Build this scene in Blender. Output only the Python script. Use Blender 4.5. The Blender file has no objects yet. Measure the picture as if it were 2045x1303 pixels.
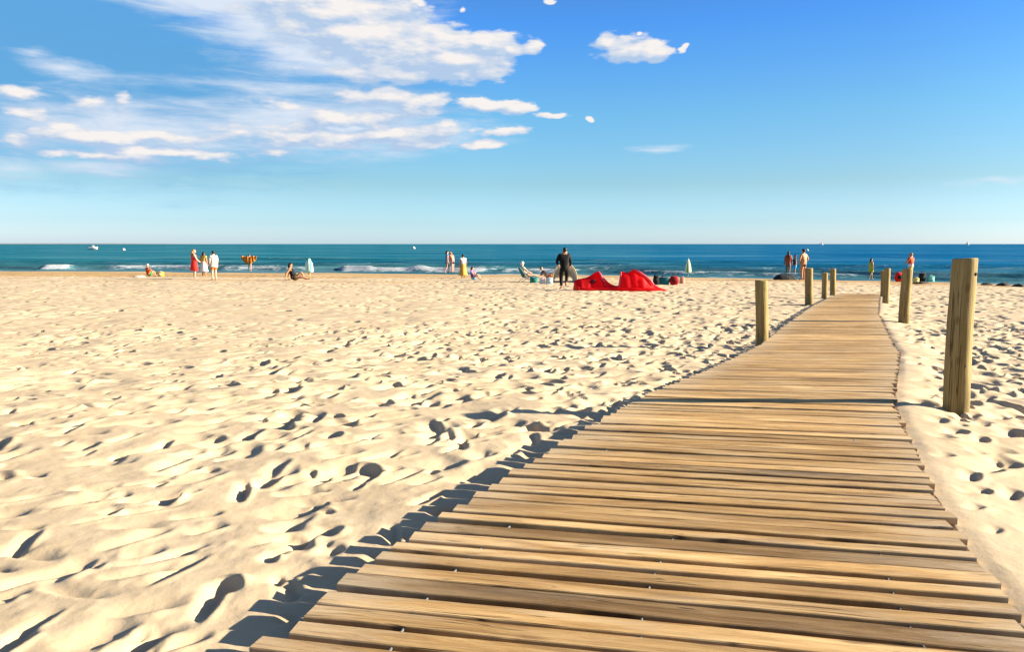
import bpy, bmesh, math, random
import numpy as np
from mathutils import Vector, Matrix

random.seed(7)
rng = np.random.default_rng(11)
S = bpy.context.scene
COL = S.collection
PI = math.pi

# ------------------------------------------------------------------ camera
W, H, F = 2045.0, 1303.0, 1500.0
EYE = 1.15
PITCH = math.atan(164.0 / F)
cam_d = bpy.data.cameras.new('camera')
cam = bpy.data.objects.new('camera', cam_d)
COL.objects.link(cam)
cam_d.sensor_width = 36.0
cam_d.lens = 36.0 * F / W
cam_d.clip_start = 0.05
cam_d.clip_end = 80000
cam.location = (0, 0, EYE)
cam.rotation_euler = (PI / 2 - PITCH, 0, 0)
S.camera = cam


def ray(px, py):
    cx, cy = (px - W / 2) / F, (H / 2 - py) / F
    return Vector((cx, math.cos(PITCH) + cy * math.sin(PITCH), -math.sin(PITCH) + cy * math.cos(PITCH)))


# ------------------------------------------------------------------ the lie of the land
SEA = -1.10
SHX = [-90, -43, -12.5, 10, 15.6, 28.4, 45, 90]
SHY = [70, 63.7, 58, 53.6, 49.5, 41.7, 36, 28]
PT = [-20, 0, 4.5, 6, 8, 11, 14, 18, 22, 31, 40, 46, 50, 56, 70, 120]
PZ = [0, 0, 0, -0.06, -0.19, -0.37, -0.46, -0.55, -0.63, -0.78, -0.90, -0.98, -1.10, -1.5, -2.6, -5]


def shore_y(x):
    x = np.asarray(x, float)
    k = np.array([np.interp(x + d, SHX, SHY) for d in (-6, -3, 0, 3, 6)])
    return k.mean(0) + 0.5 * np.sin(x * 0.35) + 0.3 * np.sin(x * 0.83 + 1)


def land(x, y):
    x = np.asarray(x, float)
    y = np.asarray(y, float)
    t = y * (1 + (50.0 / shore_y(x) - 1) * np.clip((y - 8) / 25, 0, 1))
    k = np.array([np.interp(t + d, PT, PZ) for d in (-1, -.5, 0, .5, 1)])
    return k.mean(0)


def hit(px, py, lift=0.0, water=True):
    """the point of the beach (or water) where a line of sight meets it"""
    r = ray(px, py)
    d = 1.2
    while d < 400:
        z = EYE + r.z / r.y * d
        x = r.x / r.y * d
        g = float(land(x, d)) + lift
        if water:
            g = max(g, SEA)
        if z <= g:
            return Vector((x, d, g))
        d *= 1.002
    return Vector((x, d, g))


# ------------------------------------------------------------------ helpers
def new_mat(name):
    m = bpy.data.materials.new(name)
    m.use_nodes = True
    nt = m.node_tree
    return m, nt, nt.nodes['Principled BSDF']


def nd(nt, typ, **kw):
    n = nt.nodes.new(typ)
    for k, v in kw.items():
        setattr(n, k, v)
    return n


def setin(n, **kw):
    for k, v in kw.items():
        n.inputs[k.replace('_', ' ')].default_value = v
    return n


def rgb(r, g, b):
    """sRGB 0-255 to linear"""
    f = lambda c: (c / 255 / 12.92) if c / 255 <= 0.04045 else ((c / 255 + 0.055) / 1.055) ** 2.4
    return (f(r), f(g), f(b), 1)


def ramp(nt, fac, stops):
    n = nd(nt, 'ShaderNodeValToRGB')
    e = n.color_ramp.elements
    while len(e) < len(stops):
        e.new(0.5)
    for q, (p, c) in zip(e, stops):
        q.position = p
        q.color = c if len(c) == 4 else (*c, 1)
    nt.links.new(fac, n.inputs[0])
    return n.outputs[0]


def mixc(nt, fac, a, b, mode='MIX'):
    n = nd(nt, 'ShaderNodeMix', data_type='RGBA', blend_type=mode)
    for s, v in ((n.inputs[0], fac), (n.inputs[6], a), (n.inputs[7], b)):
        if hasattr(v, 'is_linked'):
            nt.links.new(v, s)
        else:
            s.default_value = v
    return n.outputs[2]


def mth(nt, op, a, b=None, c=None, clamp=False):
    n = nd(nt, 'ShaderNodeMath', operation=op, use_clamp=clamp)
    for s, v in zip(n.inputs, (a, b, c)):
        if v is None:
            continue
        if hasattr(v, 'is_linked'):
            nt.links.new(v, s)
        else:
            s.default_value = v
    return n.outputs[0]


def maprange(nt, v, a, b, c=0.0, d=1.0, smooth=True):
    n = nd(nt, 'ShaderNodeMapRange', interpolation_type='SMOOTHSTEP' if smooth else 'LINEAR')
    for s, q in zip(n.inputs, (v, a, b, c, d)):
        if hasattr(q, 'is_linked'):
            nt.links.new(q, s)
        else:
            s.default_value = q
    return n.outputs[0]


def noise(nt, vec, scale, detail=4, rough=0.55, dist=0.0):
    n = nd(nt, 'ShaderNodeTexNoise')
    setin(n, Scale=scale, Detail=detail, Roughness=rough, Distortion=dist)
    if vec is not None:
        nt.links.new(vec, n.inputs['Vector'])
    return n.outputs[0]


def cloth(name, col, rough=0.85, var=0.18, scale=9.0, bump=0.15):
    """woven or skin-like surface with mottling and creases"""
    m, nt, b = new_mat(name)
    col = tuple(c * 0.74 for c in col[:3])
    tc = nd(nt, 'ShaderNodeTexCoord').outputs['Object']
    n = noise(nt, tc, scale, 4)
    dark = tuple(c * (1 - var) for c in col[:3]) + (1,)
    light = tuple(min(1, c * (1 + var)) for c in col[:3]) + (1,)
    nt.links.new(ramp(nt, n, [(0.3, dark), (0.7, light)]), b.inputs['Base Color'])
    b.inputs['Roughness'].default_value = rough
    b.inputs['Specular IOR Level'].default_value = 0.25
    bp = nd(nt, 'ShaderNodeBump')
    bp.inputs['Strength'].default_value = bump
    bp.inputs['Distance'].default_value = 0.02
    nt.links.new(noise(nt, tc, scale * 2.2, 5), bp.inputs['Height'])
    nt.links.new(bp.outputs[0], b.inputs['Normal'])
    return m


def tag(o, label=None, cat=None, group=None, kind=None):
    if label: o['label'] = label
    if cat: o['category'] = cat
    if group: o['group'] = group
    if kind: o['kind'] = kind
    return o


def empty(name, loc, label, cat, group=None, rz=0.0):
    o = bpy.data.objects.new(name, None)
    COL.objects.link(o)
    o.location = loc
    o.rotation_euler = (0, 0, rz)
    o.empty_display_size = 0.1
    return tag(o, label, cat, group)


def mesh_obj(name, verts, faces, mat, parent=None, smooth=True, mats=None, fmat=None):
    me = bpy.data.meshes.new(name)
    me.from_pydata([tuple(v) for v in verts], [], [tuple(f) for f in faces])
    for m in (mats or [mat]):
        me.materials.append(m)
    if fmat is not None:
        me.polygons.foreach_set('material_index', fmat)
    if smooth:
        me.polygons.foreach_set('use_smooth', [True] * len(me.polygons))
    o = bpy.data.objects.new(name, me)
    COL.objects.link(o)
    if parent is not None:
        o.parent = parent
    return o


class MB:
    """collects shapes into one mesh"""
    def __init__(s):
        s.v, s.f, s.m = [], [], []

    def add(s, v, f, mi=0):
        b = len(s.v)
        s.v += [Vector(p) for p in v]
        s.f += [tuple(b + i for i in q) for q in f]
        s.m += [mi] * len(f)

    def loft(s, rings, caps=True, mi=0):
        n = len(rings[0])
        v = [p for r in rings for p in r]
        f = []
        for i in range(len(rings) - 1):
            for j in range(n):
                k = (j + 1) % n
                f.append((i * n + j, i * n + k, (i + 1) * n + k, (i + 1) * n + j))
        if caps:
            f.append(tuple(reversed(range(n))))
            f.append(tuple((len(rings) - 1) * n + j for j in range(n)))
        s.add(v, f, mi)

    def lathe(s, prof, n=16, c=(0, 0, 0), sx=1, sy=1, mi=0, wob=0.0, fold=0):
        rings = []
        for r, z in prof:
            ring = []
            for j in range(n):
                a = 2 * PI * j / n
                q = r * (1 + (wob * math.cos(fold * a) if fold else 0))
                ring.append((c[0] + q * sx * math.cos(a), c[1] + q * sy * math.sin(a), c[2] + z))
            rings.append(ring)
        s.loft(rings, True, mi)

    def tube(s, pts, rad, n=8, mi=0):
        pts = [Vector(p) for p in pts]
        if not hasattr(rad, '__len__'):
            rad = [rad] * len(pts)
        rings = []
        up = Vector((0, 0, 1))
        for i, p in enumerate(pts):
            t = (pts[min(i + 1, len(pts) - 1)] - pts[max(i - 1, 0)])
            t = t.normalized() if t.length > 1e-9 else up
            a = t.cross(up if abs(t.z) < 0.92 else Vector((1, 0, 0))).normalized()
            b = t.cross(a).normalized()
            rings.append([p + (a * math.cos(2 * PI * j / n) + b * math.sin(2 * PI * j / n)) * rad[i] for j in range(n)])
        s.loft(rings, True, mi)

    def ball(s, c, r, n=10, m=7, mi=0, rot=None):
        r = (r, r, r) if not hasattr(r, '__len__') else r
        R = rot or Matrix.Identity(3)
        c = Vector(c)
        v = [c + R @ Vector((0, 0, -r[2]))]
        for i in range(1, m):
            a = -PI / 2 + PI * i / m
            for j in range(n):
                t = 2 * PI * j / n
                v.append(c + R @ Vector((r[0] * math.cos(a) * math.cos(t), r[1] * math.cos(a) * math.sin(t), r[2] * math.sin(a))))
        v.append(c + R @ Vector((0, 0, r[2])))
        f = []
        for j in range(n):
            k = (j + 1) % n
            f.append((0, 1 + k, 1 + j))
            for i in range(m - 2):
                f.append((1 + i * n + j, 1 + i * n + k, 1 + (i + 1) * n + k, 1 + (i + 1) * n + j))
            f.append((1 + (m - 2) * n + j, 1 + (m - 2) * n + k, len(v) - 1))
        s.add(v, f, mi)

    def box(s, c, d, rot=None, mi=0, bev=0.0, sub=0):
        """box with chamfered edges: rounded superellipse section lofted along z"""
        R = rot or Matrix.Identity(3)
        c = Vector(c)
        hx, hy, hz = d[0] / 2, d[1] / 2, d[2] / 2
        b = min(bev or 0.12 * min(d), 0.45 * min(d))
        rings = []
        def ring(ix, iy, z):
            k = b * 0.9
            x, y = hx - ix, hy - iy
            pts = [(x, -y + k), (x, y - k), (x - k, y), (-x + k, y), (-x, y - k), (-x, -y + k), (-x + k, -y), (x - k, -y)]
            return [c + R @ Vector((p[0], p[1], z)) for p in pts]
        for z, i in ((-hz, b), (-hz + b, 0), (hz - b, 0), (hz, b)):
            rings.append(ring(i, i, z))
        s.loft(rings, True, mi)

    def build(s, name, mat, parent=None, smooth=True, mats=None):
        return mesh_obj(name, s.v, s.f, mat, parent, smooth, mats, s.m if mats else None)


# lattice value noise for the relief (numpy)
_T = rng.random((4, 256, 256))


def vnoise(x, y, seed=0):
    xi = np.floor(x).astype(int)
    yi = np.floor(y).astype(int)
    fx, fy = x - xi, y - yi
    fx = fx * fx * fx * (fx * (fx * 6 - 15) + 10)
    fy = fy * fy * fy * (fy * (fy * 6 - 15) + 10)
    T = _T[seed % 4]
    o = 37 * seed
    g = lambda a, b: T[(a + o) % 256, (b + o * 3) % 256]
    return (g(xi, yi) * (1 - fx) + g(xi + 1, yi) * fx) * (1 - fy) + (g(xi, yi + 1) * (1 - fx) + g(xi + 1, yi + 1) * fx) * fy - 0.5


def fbm(x, y, oct=4, seed=0, gain=0.5):
    s, a = 0, 1.0
    for i in range(oct):
        s = s + a * vnoise(x * 2 ** i + 13.7 * i, y * 2 ** i + 7.1 * i, seed + i)
        a *= gain
    return s


def sst(a, b, v):
    t = np.clip((v - a) / (b - a), 0, 1)
    return t * t * (3 - 2 * t)


# ------------------------------------------------------------------ light
SUN_EL = math.radians(18.0)
SUN_AZ = math.radians(91.0)      # clockwise from +Y: the sun stands to the right
sun_vec = Vector((math.sin(SUN_AZ) * math.cos(SUN_EL), math.cos(SUN_AZ) * math.cos(SUN_EL), math.sin(SUN_EL)))
ld = bpy.data.lights.new('sun', 'SUN')
ld.energy = 5.0
ld.angle = math.radians(0.5)
ld.color = (1.0, 0.90, 0.70)
lo = bpy.data.objects.new('sun', ld)
COL.objects.link(lo)
lo.rotation_euler = sun_vec.to_track_quat('Z', 'Y').to_euler()
lo.location = (30, -5, 20)

S.view_settings.view_transform = 'Standard'
S.view_settings.look = 'None'
S.view_settings.gamma = 1
S.view_settings.exposure = 1.85
S.view_settings.use_curve_mapping = False

# ------------------------------------------------------------------ sky with clouds (by direction: azimuth and elevation)
def azel(px, py):
    r = ray(px, py)
    return math.atan2(r.x, r.y), math.atan2(r.z, math.hypot(r.x, r.y))


wd = bpy.data.worlds.new('World')
S.world = wd
wd.use_nodes = True
nt = wd.node_tree
bg = nt.nodes['Background']
sky = nd(nt, 'ShaderNodeTexSky', sky_type='NISHITA')
sky.sun_disc = False
sky.sun_elevation = SUN_EL
sky.sun_rotation = SUN_AZ
sky.altitude = 0
sky.air_density = 1.0
sky.dust_density = 0.6
sky.ozone_density = 2.2
D = nd(nt, 'ShaderNodeTexCoord').outputs['Generated']
sep = nd(nt, 'ShaderNodeSeparateXYZ')
nt.links.new(D, sep.inputs[0])
az = mth(nt, 'ARCTAN2', sep.outputs[0], sep.outputs[1])
el = mth(nt, 'ARCSINE', sep.outputs[2])
elpos = mth(nt, 'MULTIPLY', el, 1.0 / 0.55, clamp=True)
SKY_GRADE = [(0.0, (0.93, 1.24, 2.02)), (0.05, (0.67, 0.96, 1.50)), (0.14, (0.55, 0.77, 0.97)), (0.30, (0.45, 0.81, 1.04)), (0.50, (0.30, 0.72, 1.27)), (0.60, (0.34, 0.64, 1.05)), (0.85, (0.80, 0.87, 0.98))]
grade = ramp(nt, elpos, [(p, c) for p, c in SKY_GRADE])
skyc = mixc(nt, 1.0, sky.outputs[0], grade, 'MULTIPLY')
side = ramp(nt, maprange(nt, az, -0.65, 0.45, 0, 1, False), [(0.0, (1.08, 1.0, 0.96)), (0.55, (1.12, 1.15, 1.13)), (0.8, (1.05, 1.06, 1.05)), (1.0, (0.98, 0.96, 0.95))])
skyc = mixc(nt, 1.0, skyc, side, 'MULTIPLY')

P = nd(nt, 'ShaderNodeCombineXYZ')
nt.links.new(az, P.inputs[0])
nt.links.new(el, P.inputs[1])
P = P.outputs[0]


def vmul(v, s):
    n = nd(nt, 'ShaderNodeVectorMath', operation='MULTIPLY')
    nt.links.new(v, n.inputs[0])
    n.inputs[1].default_value = s
    return n.outputs[0]


def vadd(v, s):
    n = nd(nt, 'ShaderNodeVectorMath', operation='ADD')
    nt.links.new(v, n.inputs[0])
    n.inputs[1].default_value = s
    return n.outputs[0]


# billows bend the outlines of the banks
warp = nd(nt, 'ShaderNodeTexNoise')
setin(warp, Scale=22.0, Detail=3.0, Roughness=0.5)
nt.links.new(vmul(P, (1, 1.7, 1)), warp.inputs['Vector'])
wv = nd(nt, 'ShaderNodeVectorMath', operation='MULTIPLY_ADD')
nt.links.new(warp.outputs[1], wv.inputs[0])
wv.inputs[1].default_value = (0.030, 0.018, 0)
wv.inputs[2].default_value = (-0.015, -0.009, 0)
Pw = nd(nt, 'ShaderNodeVectorMath', operation='ADD')
nt.links.new(P, Pw.inputs[0])
nt.links.new(wv.outputs[0], Pw.inputs[1])
Pw = Pw.outputs[0]


def field(items, o=(0, 0)):
    """highest of many soft ellipses (photo-measured centres turned into directions)"""
    acc = None
    for cx, cy, rx, ry, w in items:
        a, e = azel(cx, cy)
        a, e = a - o[0], e - o[1]
        n = nd(nt, 'ShaderNodeVectorMath', operation='MULTIPLY_ADD')
        nt.links.new(Pw, n.inputs[0])
        sx, sy = F / rx * 1.02, F / ry * 1.02
        n.inputs[1].default_value = (sx, sy, 0)
        n.inputs[2].default_value = (-a * sx, -e * sy, 0)
        l = nd(nt, 'ShaderNodeVectorMath', operation='LENGTH')
        nt.links.new(n.outputs[0], l.inputs[0])
        q = mth(nt, 'MULTIPLY_ADD', l.outputs['Value'], -w, w)
        acc = q if acc is None else mth(nt, 'MAXIMUM', acc, q)
    return acc


CRISP = [(660, 20, 190, 75, 1.5), (720, 62, 200, 66, 1.5), (810, 96, 190, 66, 1.4), (900, 118, 130, 52, 1.2), (965, 138, 75, 30, 1), (985, 85, 70, 32, 1), (1020, 95, 45, 18, .9), (1062, 95, 26, 16, .8),
         (700, 12, 36, 24, .8), (838, 0, 22, 9, .8), (925, 15, 8, 6, .45), (760, 148, 190, 26, .8),
         (755, 196, 130, 26, 1), (840, 212, 70, 28, 1), (720, 240, 190, 26, .75), (570, 214, 90, 14, .6), (620, 272, 200, 30, .95), (790, 272, 150, 30, .95), (875, 268, 60, 32, .8),
         (955, 289, 70, 11, .9), (560, 304, 45, 9, .8), (975, 210, 80, 18, .9), (1030, 220, 60, 15, .9), (1090, 231, 45, 8, .7), (1180, 236, 11, 6.5, .8), (985, 262, 70, 14, .55),
         (1255, 95, 78, 30, 1), (1300, 104, 50, 18, 1), (1215, 84, 36, 18, .9), (1365, 97, 12, 8, .7), (1275, 66, 8, 6, .6), (1100, 3, 16, 7, .6),
         (30, 188, 46, 19, 1), (40, 226, 55, 16, .9), (180, 207, 50, 16, .7), (240, 208, 18, 24, .6), (128, 250, 34, 15, .9), (170, 272, 160, 20, 1.1), (45, 276, 40, 18, .8),
         (330, 276, 120, 20, .85), (350, 305, 180, 15, 1.15), (220, 312, 165, 12, 1.0)]
SOFT = [(520, -12, 380, 66, 1.7), (640, 50, 290, 90, 1.5), (660, 120, 240, 50, 1), (420, 165, 260, 26, .45), (600, 180, 330, 40, .6), (640, 250, 360, 80, 1.05), (135, 136, 90, 22, .8), (60, 98, 50, 12, .5),
        (300, 255, 360, 75, .9), (180, 335, 190, 24, .55), (30, 335, 90, 24, .7), (1320, 296, 70, 11, .6), (1990, 360, 90, 10, .55), (900, 260, 160, 50, .6), (460, 215, 300, 26, .55), (150, 215, 220, 30, .5)]
VEIL = [(230, 150, 620, 235, 1.0), (60, 40, 560, 210, 0.9), (620, 190, 420, 130, .7)]
fc, fs, fv = field(CRISP), field(SOFT), field(VEIL)
fc2 = field(CRISP, (0.007, 0.010))
nv = vmul(P, (0.75, 2.2, 1))
n1 = noise(nt, nv, 24, 8, 0.58)
n1b = noise(nt, vadd(nv, (0.009, 0.022, 0)), 24, 8, 0.58)
n2 = noise(nt, vmul(P, (1, 6.5, 1)), 11, 8, 0.62, 0.4)
dc = mth(nt, 'MULTIPLY_ADD', mth(nt, 'SUBTRACT', n1, 0.5), 1.75, fc)
ac = maprange(nt, dc, 0.06, maprange(nt, az, -0.35, 0.05, 0.55, 0.36))
ds = mth(nt, 'MULTIPLY_ADD', mth(nt, 'SUBTRACT', n2, 0.5), 1.25, fs)
as_ = maprange(nt, ds, 0.0, 0.95, 0.0, 0.92)
dv = mth(nt, 'MULTIPLY_ADD', mth(nt, 'SUBTRACT', n2, 0.5), 0.8, fv)
av = maprange(nt, dv, 0.0, 0.75, 0.0, 0.85)
emb = mth(nt, 'SUBTRACT', n1, n1b)
lit = mth(nt, 'MULTIPLY_ADD', mth(nt, 'SUBTRACT', fc, fc2), 1.0, mth(nt, 'MULTIPLY_ADD', emb, 2.6, mth(nt, 'MULTIPLY_ADD', dc, 0.42, 0.06)), clamp=True)
K = 9.33                                       # the Background runs near 0.07
VEILC = tuple(c * K for c in (0.075, 0.235, 0.43)) + (1,)
GREYC = tuple(c * K for c in (0.27, 0.36, 0.49)) + (1,)
WHITEC = tuple(c * K for c in (0.56, 0.535, 0.52)) + (1,)
SOFTC = tuple(c * K for c in (0.46, 0.50, 0.56)) + (1,)
c1 = mixc(nt, av, skyc, VEILC)
c2 = mixc(nt, as_, c1, SOFTC)
c3 = mixc(nt, ac, c2, mixc(nt, lit, GREYC, WHITEC))
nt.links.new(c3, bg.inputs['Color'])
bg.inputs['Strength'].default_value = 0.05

# ------------------------------------------------------------------ boardwalk outline (edges measured on the photo, laid on the ground)
BT = 0.085                                      # height of the walking surface over the sand
LE = [(505, 1340), (532, 1303), (566, 1260), (640, 1190), (760, 1105), (900, 1022), (1050, 928), (1150, 868), (1290, 788), (1400, 745), (1515, 692), (1560, 655), (1622, 612), (1662, 592), (1684, 586)]
RE = [(2150, 1340), (2090, 1303), (2045, 1255), (1960, 1130), (1880, 1010), (1845, 945), (1810, 870), (1785, 805), (1784, 780), (1795, 705), (1772, 665), (1753, 625), (1755, 600), (1758, 588)]
Lp = [hit(x, y, BT) for x, y in LE]
Rp = [hit(x, y, BT) for x, y in RE]


def dense(pts, n=700):
    p = np.array([(q.x, q.y) for q in pts])
    # chord-length parameter, then light smoothing
    s = np.r_[0, np.cumsum(np.hypot(*np.diff(p, axis=0).T))]
    t = np.linspace(0, s[-1], n)
    x, y = np.interp(t, s, p[:, 0]), np.interp(t, s, p[:, 1])
    k = 4
    ker = np.ones(2 * k + 1) / (2 * k + 1)
    xs = np.convolve(np.pad(x, k, 'reflect', reflect_type='odd'), ker, 'valid')
    ys = np.convolve(np.pad(y, k, 'reflect', reflect_type='odd'), ker, 'valid')
    return np.c_[xs, ys]


Lc, Rc = dense(Lp), dense(Rp)
# carry both edges on behind the viewer
Lc = np.r_[[Lc[0] - (Lc[6] - Lc[0]) / (Lc[6][1] - Lc[0][1]) * 2.2], Lc]
Rc = np.r_[[Rc[0] - (Rc[6] - Rc[0]) / (Rc[6][1] - Rc[0][1]) * 2.2], Rc]
YEND = min(Lc[-1][1], Rc[-1][1])


def edgeL(y):
    return np.interp(y, Lc[:, 1], Lc[:, 0])


def edgeR(y):
    return np.interp(y, Rc[:, 1], Rc[:, 0])


# ------------------------------------------------------------------ sand: relief of footprints and drifts
def stamp(hm, x0, y0, res, cx, cy, l, w, ang, dep, rim=0.3, sym=0.0):
    R = max(l, w) * 1.7
    i0, i1 = int((cx - R - x0) / res), int((cx + R - x0) / res) + 1
    j0, j1 = int((cy - R - y0) / res), int((cy + R - y0) / res) + 1
    i0, j0 = max(i0, 0), max(j0, 0)
    i1, j1 = min(i1, hm.shape[1]), min(j1, hm.shape[0])
    if i1 <= i0 or j1 <= j0:
        return
    X, Y = np.meshgrid(x0 + res * np.arange(i0, i1) - cx, y0 + res * np.arange(j0, j1) - cy)
    ca, sa = math.cos(ang), math.sin(ang)
    p = (X * ca + Y * sa) / l
    q = (X * sa - Y * ca) / w            # positive to the right of the long axis: the sun's side
    q = q + 0.35 * p * p
    a = np.clip(1 - p * p, 0, 1) ** 1.2
    g = sst(-1.3, 0.25, q) * (1 - sst(0.35, 0.85, q))
    r = np.exp(-((q - 1.0) / 0.33) ** 2) * np.clip(1 - (p * .85) ** 2, 0, 1) ** 1.5
    hm[j0:j1, i0:i1] += dep * (0.75 * rim * r - g * a)


def crowd(x, y):
    """how trampled the sand is at a place"""
    c = 0.55 + 0.8 * vnoise(np.array(x * 0.45 + 3), np.array(y * 0.3 + 1), 1)
    c += 0.75 * math.exp(-((x - (0.21 * y - 1.0)) / (0.8 + 0.17 * y)) ** 2)
    if x > edgeR(y):
        c += 0.65
    return float(c)


def relief(x0, x1, y0, y1, res, dens, size, fine):
    nx, ny = int((x1 - x0) / res) + 1, int((y1 - y0) / res) + 1
    X, Y = np.meshgrid(x0 + res * np.arange(nx), y0 + res * np.arange(ny))
    hm = 0.036 * fbm(X * 0.55, Y * 0.55, 2, 1) + 0.021 * fbm(X * 1.7 + Y * .5, Y * 1.5, 2, 2)
    if fine:
        hm += 0.0065 * fbm(X * 6, Y * 6, 3, 3)
        hm += 0.006 * np.maximum(0, fbm(X * 17, Y * 17, 2, 2) - 0.12)
    n = int((x1 - x0) * (y1 - y0) * dens)
    for _ in range(n):
        x, y = random.uniform(x0, x1), random.uniform(y0, y1)
        if abs(x) > 0.8 * y + 2.5:
            continue
        l, r = edgeL(y), edgeR(y)
        if y < YEND and l - 0.05 < x < r + 0.10 + 0.25 * random.random():
            continue
        c = crowd(x, y)
        size_ = size * (0.74 + 0.46 * min(1, max(0, (y - 2.2) / 5.0))) if fine else size
        if random.random() > c:
            continue
        k = random.random()
        if k < 0.60:
            stamp(hm, x0, y0, res, x, y, random.uniform(.09, .22) * size_, random.uniform(.040, .085) * size_, math.radians(random.gauss(46, 28)), random.uniform(.018, .040) * size_, random.uniform(.2, .5))
        elif k < 0.72:
            stamp(hm, x0, y0, res, x, y, random.uniform(.12, .20) * size_, random.uniform(.10, .16) * size_, math.radians(random.uniform(10, 100)), random.uniform(.020, .036) * size_, .45)
        elif k < 0.80:
            stamp(hm, x0, y0, res, x, y, random.uniform(.07, .13) * size_, random.uniform(.06, .10) * size_, math.radians(random.uniform(0, 180)), random.uniform(.026, .055) * size_, random.uniform(.3, .7))
        else:
            stamp(hm, x0, y0, res, x, y, random.uniform(.035, .075) * size_, random.uniform(.03, .055) * size_, math.radians(random.uniform(0, 180)), random.uniform(.016, .032) * size_, random.uniform(.2, .6))
    return hm


NX0, NY0, NR = -14.0, 0.6, 0.012
near = relief(NX0, 16.0, NY0, 17.0, NR, 31.0, 1.0, True)
FX0, FY0, FR = -66.0, 13.0, 0.055
# footprints that can be told apart beside the near right edge
for px_, py_, l_, w_, d_, a_ in ((2005, 942, .15, .10, .055, 40), (1975, 962, .09, .05, .03, 20), (1883, 936, .07, .045, .028, 15), (1938, 975, .11, .05, .032, 55), (1962, 1003, .05, .045, .03, 60), (1935, 1006, .05, .05, .03, 0),
                                 (1945, 1042, .06, .04, .026, 30), (2020, 1005, .10, .05, .03, 50), (1900, 882, .08, .05, .03, 30), (1960, 890, .09, .05, .03, 60), (2015, 880, .09, .06, .035, 20), (1985, 1090, .06, .03, .018, 45)):
    q_ = hit(px_, py_)
    stamp(near, NX0, NY0, NR, q_.x, q_.y, l_, w_, math.radians(a_), d_, .4)
far = relief(FX0, 66.0, FY0, 72.0, FR, 12.0, 1.45, False)


def bil(hm, x0, y0, res, x, y):
    u = np.clip((x - x0) / res, 0, hm.shape[1] - 1.001)
    v = np.clip((y - y0) / res, 0, hm.shape[0] - 1.001)
    i, j = u.astype(int), v.astype(int)
    a, b = u - i, v - j
    return (hm[j, i] * (1 - a) + hm[j, i + 1] * a) * (1 - b) + (hm[j + 1, i] * (1 - a) + hm[j + 1, i + 1] * a) * b


def sand_z(x, y):
    x, y = np.asarray(x, float), np.asarray(y, float)
    k = sst(14.5, 16.5, y)
    inx = sst(16.0, 15.0, np.abs(x - 1.0))
    k = np.maximum(k, 1 - inx) * (y > 13.1)
    r = bil(near, NX0, NY0, NR, x, y) * (1 - k) + bil(far, FX0, FY0, FR, x, y) * k
    s = shore_y(x) - y
    calm = sst(1.0, 14.0, s)                       # smooth near the water
    r = r * (0.12 + 0.88 * calm)
    base = land(x, y)
    l, rr = edgeL(y), edgeR(y)
    on = sst(YEND + 1.5, YEND - 1.0, y)
    under = sst(l - 0.08, l + 0.12, x) * sst(rr + 0.10, rr - 0.02, x) * on
    e = x - rr
    wv = 0.5 + 0.9 * vnoise(y * 0.8, y * 0.11 + 5, 2) + 0.5 * vnoise(y * 3.1, y * 0.3, 1)
    bk = np.exp(-(np.maximum(e, 0) / 0.55) ** 2) * (0.062 + 0.022 * wv)
    bank = np.where(e > 0.0, bk, np.minimum(bk, 0.05) * sst(-0.16, -0.06, e)) * on
    eL = l - x
    dip = np.where(eL > 0, np.exp(-(np.maximum(eL, 0) / 0.45) ** 2), 1) * (-0.012) * on * (x < rr)
    flat = np.where((e > 0), np.exp(-(np.maximum(e, 0) / 0.22) ** 2), 0) * on
    return base + r * (1 - 0.9 * under) * (1 - 0.6 * flat) + bank + dip - 0.01 * under


# one sheet: fine close by, coarser with distance, running under the sea
d = [0.7]
while d[-1] < 78:
    d.append(d[-1] * (1.0046 if d[-1] < 3 or d[-1] > 30 else 1.0032) + 0.0006)
d = np.array(d)
t = np.linspace(-1, 1, 900)
t = 0.92 * t + 0.08 * t ** 3
Yg = np.repeat(d[:, None], len(t), 1)
Xg = t[None, :] * (d[:, None] * 0.86 + 2.2)
Zg = sand_z(Xg, Yg)
nr, nc = Xg.shape
idx = np.arange(nr * nc).reshape(nr, nc)
quads = np.stack([idx[:-1, :-1], idx[:-1, 1:], idx[1:, 1:], idx[1:, :-1]], -1).reshape(-1, 4)


def grid_mesh(name, X, Y, Z, quads, mat):
    me = bpy.data.meshes.new(name)
    me.vertices.add(X.size)
    me.vertices.foreach_set('co', np.stack([X, Y, Z], -1).astype(np.float32).ravel())
    me.loops.add(quads.size)
    me.loops.foreach_set('vertex_index', quads.astype(np.int32).ravel())
    me.polygons.add(len(quads))
    me.polygons.foreach_set('loop_start', (np.arange(len(quads)) * 4).astype(np.int32))
    me.polygons.foreach_set('use_smooth', np.ones(len(quads), bool))
    me.update(calc_edges=True)
    me.materials.append(mat)
    o = bpy.data.objects.new(name, me)
    COL.objects.link(o)
    return o


def fattr(o, name, vals):
    a = o.data.attributes.new(name, 'FLOAT', 'POINT')
    a.data.foreach_set('value', np.asarray(vals, np.float32).ravel())


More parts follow.
